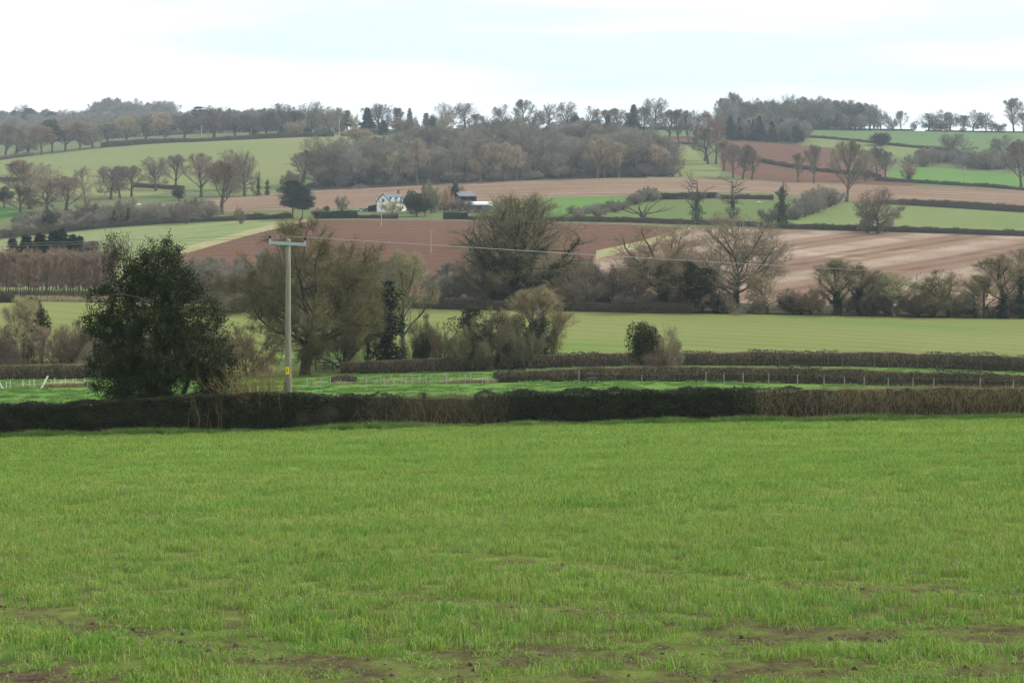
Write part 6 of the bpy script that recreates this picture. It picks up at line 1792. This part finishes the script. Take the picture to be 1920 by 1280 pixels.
T('scrub', 1652, 273, 249, 34, "brownish bare bush against the dark round hilltop bush", (.95, .85, .8))
T('oak', 1788, 304, 251, 64, "spreading grey oak above the scrubby belt by the bright meadow", (.92, .86, .8), v=0)
T('oak', 1886, 309, 254, 56, "round topped tree behind the scrubby belt at the edge of the view", (.85, .78, .75), v=2)
T('ash', 1914, 356, 262, 60, "tall brown tree at the end of the bright meadow", (.95, .85, .78), v=0)
T('scrub', 1846, 318, 275, 50, "olive brown bush in the scrubby belt", (.85, .86, .66))
T('scrub', 1735, 312, 280, 44, "brown bush at the near end of the scrubby belt", (.95, .82, .72))
# trees down the lane between the plough and the hill meadow
for px, b, t, w, lab, tn in ((1322, 302, 208, 62, "tall rounded brown tree topping the lane between plough and hill meadow", (.98, .86, .78)),
                             (1343, 308, 216, 50, "tall brown tree second down the lane", (.95, .84, .78)),
                             (1328, 308, 240, 56, "dense round tree with forked trunks beside the hill meadow", (.82, .80, .72)),
                             (1358, 320, 262, 40, "pale trunked tree halfway down the lane", (1.2, 1.1, 1.0)),
                             (1374, 333, 270, 36, "pale trunked slender tree low on the lane", (1.25, 1.15, 1.05)),
                             (1392, 336, 272, 44, "grey tree with several stems at the foot of the lane", (.98, .9, .84)),
                             (1410, 337, 280, 36, "bushy tree at the foot of the lane by the plough", (.9, .82, .76))):
    T('ash', px, b, t, w, lab, tn)
# front of the wood: pale trunks that stand out
for px, b, t, w, lab in ((783, 346, 262, 44, "pale stemmed tree at the front of the wood behind the barn"), (742, 349, 284, 34, "thin pale pole of a tree above the farmhouse"),
                         (901, 343, 262, 50, "tallest pale trunked ash at the front of the wood"), (946, 340, 268, 40, "pale tree right of the tallest pale trunked ash"),
                         (968, 338, 272, 36, "thin white stemmed birch in the wood front"), (1121, 333.5, 262, 44, "slim twin of the widest pale wood tree"),
                         (1134, 333, 256, 54, "widest forked pale tree at the front of the wood"), (1160, 332.5, 268, 36, "slender grey tree near the thin end of the wood"),
                         (1235, 331, 272, 44, "feathery olive tree at the thin end of the wood")):
    T('ash', px, b, t, w, lab, (1.35, 1.27, 1.08))
T('oak', 1262, 331, 288, 40, "leaning dark tree on the last corner of the wood", (.85, .8, .74), v=1)
T('oak', 612, 345, 256, 100, "big domed oak at the uphill corner of the wood by the hill crop", (.90, .86, .78), v=0, rot=2.0)
T('ash', 566, 346, 282, 54, "open branched tree standing out from the wood onto the hill crop", (1.05, .98, .9), v=1)
T('scrub', 610, 350, 306, 60, "purplish round bush under the big domed oak", (.95, .82, .78))
T('scrub', 552, 352, 320, 40, "grey bush where the hill crop meets the stubble strip", (.9, .82, .78))
T('ash', 672, 300, 240, 74, "yellow grey feathery tree on the top edge of the wood", (1.25, 1.2, .95), v=0)
# trees on the hill below the hill crop
for px, b, t, w, v, lab, tn in ((58, 392, 300, 62, 1, "tall hazy bare tree nearest the small bright hill field", (1.1, 1.0, .9)), (88, 400, 316, 56, 0, "hazy bare tree among the hillside scrub", (1.1, 1.0, .9)),
                                (124, 398, 330, 50, 2, "open hazy tree right of the small bright hill field", (1.1, 1.02, .92)), (38, 405, 345, 50, 1, "low spreading tree by the small bright hill field", (1.0, .92, .82)),
                                (160, 378, 312, 36, 2, "leaning spindly tree alone on the pale hill meadow", (1.1, 1.0, .92)), (208, 374, 311, 52, 0, "first of four flat topped trees in the pale hill meadow", (.85, .78, .74)),
                                (225, 371, 312, 40, 2, "second flat topped tree in the pale hill meadow", (.88, .8, .76)), (247, 369, 310, 42, 1, "upright tree on a dark ivy bole ending the flat topped group", (.95, .88, .8)),
                                (292, 358, 294, 46, 0, "round tree standing before the short dark hill hedge", (.85, .78, .74)), (330, 352, 290, 42, 2, "domed multi stemmed tree above the round dark bush", (.85, .78, .74))):
    T('oak' if v in (0,) else 'ash', px, b, t, w * (1.55 if px < 140 else 1.2), lab, tn)
T('ash', 377, 371, 287, 64, "tall vase shaped tree with four rising limbs on the hill crop edge", (.95, .88, .8), v=1)
T('oak', 424, None, 282, 62, "high domed tree behind the forked field tree", (.88, .80, .76), Y=880, v=2)
T('oak', 458, 368, 284, 64, "broad high crowned tree leaning over the hill crop", (.88, .80, .74), v=1)
T('ash', 415, 401, 302, 80, "large forked bare tree standing nearest in the reddish stubble", (1.08, .98, .84), v=0)
T('ivycol', 484, 367, 326, 18, "left of two ivy covered stumps on the hill crop edge", v=2)
T('ivycol', 501, 366, 334, 20, "right of two ivy covered stumps on the hill crop edge", v=2)
T('evergreen', 335, 376, 353, 24, "round dark evergreen bush below the domed tree", v=0)
T('evergreen', 92, 434, 394, 30, "dark ivy mound at the low end of the scrubby hedgerow", v=1)
T('evergreen', 8, 390, 350, 30, "dark bush on the frame edge above the small bright hill field", v=1)
for px, t, w, lab in ((176, 392, 22, "ivy covered hedge stump below the flat topped trees"), (192, 402, 26, "squat ivy mound in the scrubby hedgerow"), (214, 388, 20, "leaning ivy trunk in the scrubby hedgerow"), (240, 384, 18, "narrow ivy trunk by the pale sheep")):
    T('ivycol', px, 424, t, w, lab, v=2)
for px, t, w, lab in ((160, 376, 46, "dark crowned thorn over the squat ivy mound"), (238, 372, 46, "brown thorn over the narrow ivy trunk"), (350, 374, 28, "upright brown thorn by the round dark evergreen bush"), (450, 388, 20, "tiny thorn right of the large forked tree")):
    T('scrub', px, 420, t, w, lab, (.85, .76, .7))
# roadside trees and far horizon trees, upper left
for px, b, t, w, kd, lab, tn in (
    (10, 296, 232, 40, 'ash', "brown roadside tree at the very edge of the hill crop", (1.05, .90, .84)),
    (30, 294, 238, 34, 'ash', "rusty roadside tree in the gap by the thin ridge pole", (1.15, .92, .84)),
    (52, 292, 230, 44, 'oak', "round roadside tree behind the thin ridge pole", (1.05, .95, .88)),
    (78, 290, 234, 34, 'ash', "reddish crowned tree right of the thin ridge pole", (1.2, .92, .84)),
    (98, 286, 224, 26, 'evergreen', "narrow dark ivy tree in the roadside belt", (1, 1, 1)),
    (122, 283, 232, 36, 'ash', "orange brown rounded tree before the bluish woods", (1.3, 1.05, .88)),
    (150, 281, 230, 40, 'ash', "tawny broad tree before the bluish woods", (1.15, 1.0, .88)),
    (174, 278, 229, 38, 'oak', "tawny rounded twin right of the broad tawny tree", (1.2, 1.04, .9)),
    (200, 275, 232, 36, 'ash', "grey wispy tree along the lane hedge", (.95, .9, .86)),
    (237, 271, 217, 38, 'oak', "pale egg shaped tree standing out below the wooded knoll", (1.4, 1.22, 1.02)),
    (272, 269, 222, 36, 'ash', "greyish tree between two pale roadside trees", (.95, .92, .86)),
    (308, 267, 212, 38, 'ash', "tall pale tree with a dark ivy foot on the hill crop edge", (1.35, 1.18, 1.02)),
    (345, 263, 214, 46, 'ash', "dark grey tree left of the flat topped cedar", (.85, .82, .8)),
    (402, 258, 199, 56, 'oak', "large dark domed tree above the ridge power pole", (.85, .78, .76)),
    (440, 256, 212, 44, 'ash', "grey tree in the ridge belt right of the domed tree", (.9, .86, .84)),
    (470, 255, 214, 40, 'ash', "olive grey tree in the middle of the ridge belt", (.95, .95, .82)),
    (498, 254, 210, 40, 'ash', "purplish tree with a thin mast beside it on the ridge", (1.0, .88, .84)),
    (528, 253, 194, 52, 'oak', "lofty thin crowned tree behind the first bungalow", (.92, .9, .86)),
    (556, 252, 208, 46, 'ash', "dark tree leaning towards the open skyline oak", (.75, .74, .74)),
    (585, 250, 190, 58, 'oak', "open crowned skyline oak above the long bungalow", (.95, .92, .86)),
    (619, 251, 200, 42, 'oak', "smaller open oak at the end of the long bungalow", (.98, .94, .88)),
    (560, 255, 224, 34, 'scrub', "olive rounded bush between the two bungalows", (1.2, 1.15, .85))):
    T(kd, px, b, t, w * (1.4 if px < 360 else 1.15), lab, tn)
T('evergreen', 577, 256, 236, 16, "dark clipped bush in front of the long bungalow")
T('evergreen', 528, 257, 240, 12, "dark bush at the end of the first bungalow")
T('evergreen', 478, 260, 241, 12, "dark narrow bush in the dark ridge hedge")
T('cedar', 372, None, 200, 26, "flat topped dark cedar on the left skyline", Y=1500)
T('pine', 27, None, 207, 13, "slim dark pine standing on the far left horizon", Y=2100)
T('pine', 54, None, 203, 26, "broad dark pine on the far left horizon", Y=2100)
T('oak', 42, None, 196, 40, "hazy bare tree behind the broad dark horizon pine", (.8, .84, .86), Y=2150, v=1)  # bluish tint carries some of the distance haze
T('pine', 96, None, 210, 22, "leaning dark pine left of the wooded knoll", Y=2100)
T('pine', 232, None, 197, 30, "dark flat pine crown on top of the wooded knoll", Y=2140)
T('pine', 145, None, 213, 22, "dark pine on the saddle left of the wooded knoll", Y=2080)
T('pine', 323, None, 210, 12, "small dark pine on the right slope of the wooded knoll", Y=2050)
# skyline, middle
for px, b, t, w, kd, lab, tn, v in (
    (651, 250, 207, 20, 'thin', "thin tawny larch at the start of the ridge gardens", GREY, 0),
    (664, 250, 213, 20, 'scrub', "small golden yellow bush tree beside the tawny larch", (1.5, 1.3, .62), None),
    (689, 252, 203, 24, 'spruce', "blue green spruce on the ridge left of a bushy tree", GREY, 1),
    (712, 250, 195, 54, 'oak', "bushy round tree behind the slim ridge pole", (.85, .82, .8), 0),
    (742, 250, 202, 28, 'ash', "narrow dark tree right of the slim ridge pole", (.7, .68, .68), 2),
    (719, 254, 226, 16, 'spruce', "small dark spruce under the bushy round tree", GREY, 1),
    (748, 252, 222, 28, 'scrub', "reddish rounded shrub in the ridge gardens", (1.3, .95, .85), None),
    (768, 248, 203, 12, 'thin', "wispy thin larch alone on the ridge", GREY, 0),
    (777, 250, 217, 18, 'scrub', "stumpy olive tree below the wispy larch", (.8, .85, .7), None),
    (799, 248, 212, 14, 'thin', "faint thin tree between stumpy olive tree and dark ridge bush", GREY, 0),
    (811, 250, 218, 15, 'evergreen', "rounded dark ridge bush beside a tufted tree", GREY, 0),
    (834, 246, 193, 34, 'oak', "tufted tree on the ridge above a pale shrub", (.9, .86, .82), 1),
    (832, 254, 212, 28, 'scrub', "pale tall shrub in front of the tufted ridge tree", (1.2, 1.05, .95), None),
    (872, 244, 193, 42, 'oak', "wide many limbed tree on the central skyline", (.85, .82, .78), 0),
    (894, 244, 214, 20, 'ash', "slight tree right of the wide many limbed tree", (1.0, .96, .9), 2),
    (912, 244, 217, 20, 'scrub', "thin round bush in the skyline gap", (1.1, 1.05, .95), None),
    (943, 243, 196, 36, 'oak', "fan headed skyline tree on a dark bush", (.9, .86, .82), 2),
    (945, 245, 220, 24, 'scrub', "dark bush beneath the fan headed skyline tree", (.7, .68, .6), None),
    (984, 242, 187, 34, 'ash', "tallest upright tree in the central skyline", (.95, .92, .9), 1),
    (972, 243, 214, 26, 'scrub', "bush leaning on the tallest upright skyline tree", (.8, .76, .74), None),
    (1001, 243, 212, 24, 'scrub', "bush right of the tallest upright skyline tree", (.82, .78, .76), None),
    (1030, 243, 195, 48, 'oak', "wide rounded tree in the middle skyline clump", (.9, .85, .8), 1),
    (1062, 243, 191, 32, 'oak', "taller crown at the end of the middle skyline clump", (.9, .86, .84), 0),
    (1078, 243, 211, 18, 'evergreen', "dark evergreen closing the middle skyline clump", GREY, 1),
    (1107, 243, 200, 32, 'oak', "solitary evenly branched skyline tree", (.85, .8, .76), 2),
    (1090, 244, 222, 22, 'scrub', "low pale bush beside the solitary skyline tree", (1.0, .94, .9), None),
    (1137, 244, 206, 28, 'ash', "grey tree starting the purplish skyline group", (.95, .88, .86), 0),
    (1140, 247, 214, 12, 'spruce', "small conifer within the purplish skyline group", GREY, 1),
    (1160, 244, 203, 32, 'ash', "purplish tree in the skyline group", (1.05, .84, .84), 1),
    (1188, 246, 197, 24, 'spruce', "big dark conifer left of the fan shaped field tree", GREY, 0),
    (1176, 246, 212, 16, 'ash', "reddish tree pressed against the big dark conifer", (1.15, .85, .8), 2),
    (1206, 256, 200, 30, 'ash', "fan shaped tree standing forward in the green ridge field", (.8, .8, .68), 0),
    (1228, 243, 184, 42, 'oak', "tall airy skyline tree behind the fan shaped field tree", (.9, .88, .86), 0),
    (1254, 268, 206, 40, 'ash', "first of three pollarded trees on the small brown plough", (.98, .86, .8), 0),
    (1272, 269, 205, 28, 'ash', "second of three pollarded trees, dark headed", (.88, .82, .74), 2),
    (1291, 270, 207, 26, 'ash', "third of three pollarded trees beside the lane", (.98, .92, .86), 1),
    (1306, 258, 208, 34, 'oak', "round tree joining the pollards to the lane trees", (.95, .86, .8), 2)):
    T(kd, px, b, t, w * (1.22 if kd in ('oak', 'ash') else 1.0), lab, tn, v=v)
# conifers on the hilltop wood
for px, b, t, w, lab in ((1370, 263, 218, 20, "tallest dark conifer at the lane end of the hilltop planting"), (1387, 262, 221, 16, "dark pointed conifer second from the lane"), (1404, 263, 226, 12, "small dark conifer in the middle of the hilltop planting"),
                         (1412, 264, 224, 10, "slight dark conifer beside the small middle one"), (1424, 265, 218, 20, "full dark conifer in the middle of the hilltop planting"), (1448, 267, 228, 14, "dark conifer on the falling edge of the hilltop planting"),
                         (1465, 258, 222, 14, "dark conifer against the skyline wood"), (1493, 270, 236, 16, "ragged pine at the low corner of the hilltop planting"), (1502, 271, 246, 14, "lowest ragged pine beside the light green field")):
    T('pine' if px > 1480 else 'spruce', px, b, t, w, lab, group="conifers of the hilltop planting")
T('thin', 1356, None, 192, 12, "dark spire rising at the lane end of the skyline wood", Y=1340)
# skyline, right
for px, b, t, w, kd, lab, tn, v in (
    (1590, 242.6, 187, 34, 'oak', "dark crowned tree near the right end of the skyline wood", (.75, .72, .72), 0),
    (1613, 242.8, 192, 34, 'ash', "last dark tree of the skyline wood", (.78, .74, .72), 0),
    (1651, 243.4, 206, 28, 'oak', "leaning skyline tree just off the end of the wood", (.82, .78, .76), 1),
    (1672, 243.6, 222, 20, 'scrub', "wispy low growth on the skyline right of the leaning tree", (1.1, 1.05, 1.0), None),
    (1690, 244, 208, 20, 'ash', "pale spindly tree alone on the skyline", (1.25, 1.15, 1.05), 2),
    (1713, 245.2, 229, 12, 'scrub', "tiny dark round bush on the skyline gap", (.65, .64, .6), None),
    (1742, 245.6, 212, 38, 'oak', "left tree of the wide skyline clump", (.9, .84, .8), 0),
    (1763, 245.8, 207, 36, 'oak', "middle crown of the wide skyline clump", (.92, .86, .82), 2),
    (1782, 246, 210, 34, 'oak', "right spreading tree of the wide skyline clump", (.95, .86, .82), 1),
    (1755, 246, 226, 44, 'scrub', "brown undergrowth inside the wide skyline clump", (.8, .74, .7), None),
    (1806, 246.4, 216, 22, 'ash', "slight tree between the wide clump and a round oak", (1.0, .94, .9), 2),
    (1824, 246.6, 207, 32, 'oak', "round headed skyline oak right of the wide clump", (.9, .86, .84), 2),
    (1849, 247, 211, 26, 'oak', "smaller skyline oak beside a low dark bush", (.95, .9, .86), 1),
    (1868, 247.4, 228, 34, 'scrub', "low dark bush between two skyline trees", (.72, .68, .66), None),
    (1901, 248, 184, 32, 'ash', "very tall thin tree near the right end of the skyline", (1.15, 1.02, .95), 2),
    (1919, 248.5, 211, 26, 'ash', "tree cut by the frame at the right end of the skyline", (.9, .86, .82), 0)):
    T(kd, px, b, t, w * (1.22 if kd in ('oak', 'ash') else 1.0), lab, tn, v=v)
# ------------------------------------------------------------------ the air between here and the far hills
mb = MB()
lo, hi = float(ZG[:, :].min()) - 3.0, 190.0
mb.box((0, 1780, (lo + hi) / 2), (6400, 3720, hi - lo))
hz = bpy.data.materials.new("moist_air"); hz.use_nodes = True
ht = hz.node_tree; ht.nodes.clear()
ho = ht.nodes.new("ShaderNodeOutputMaterial"); hp = ht.nodes.new("ShaderNodeVolumePrincipled")
hp.inputs["Color"].default_value = (0.80, 0.88, 0.97, 1)
hp.inputs["Density"].default_value = HAZE
hp.inputs["Anisotropy"].default_value = 0.2
ht.links.new(hp.outputs[0], ho.inputs["Volume"])
tag(put("haze", mb.mesh("haze", hz)), "thin pale spring haze over the valley", "haze", kind="stuff")
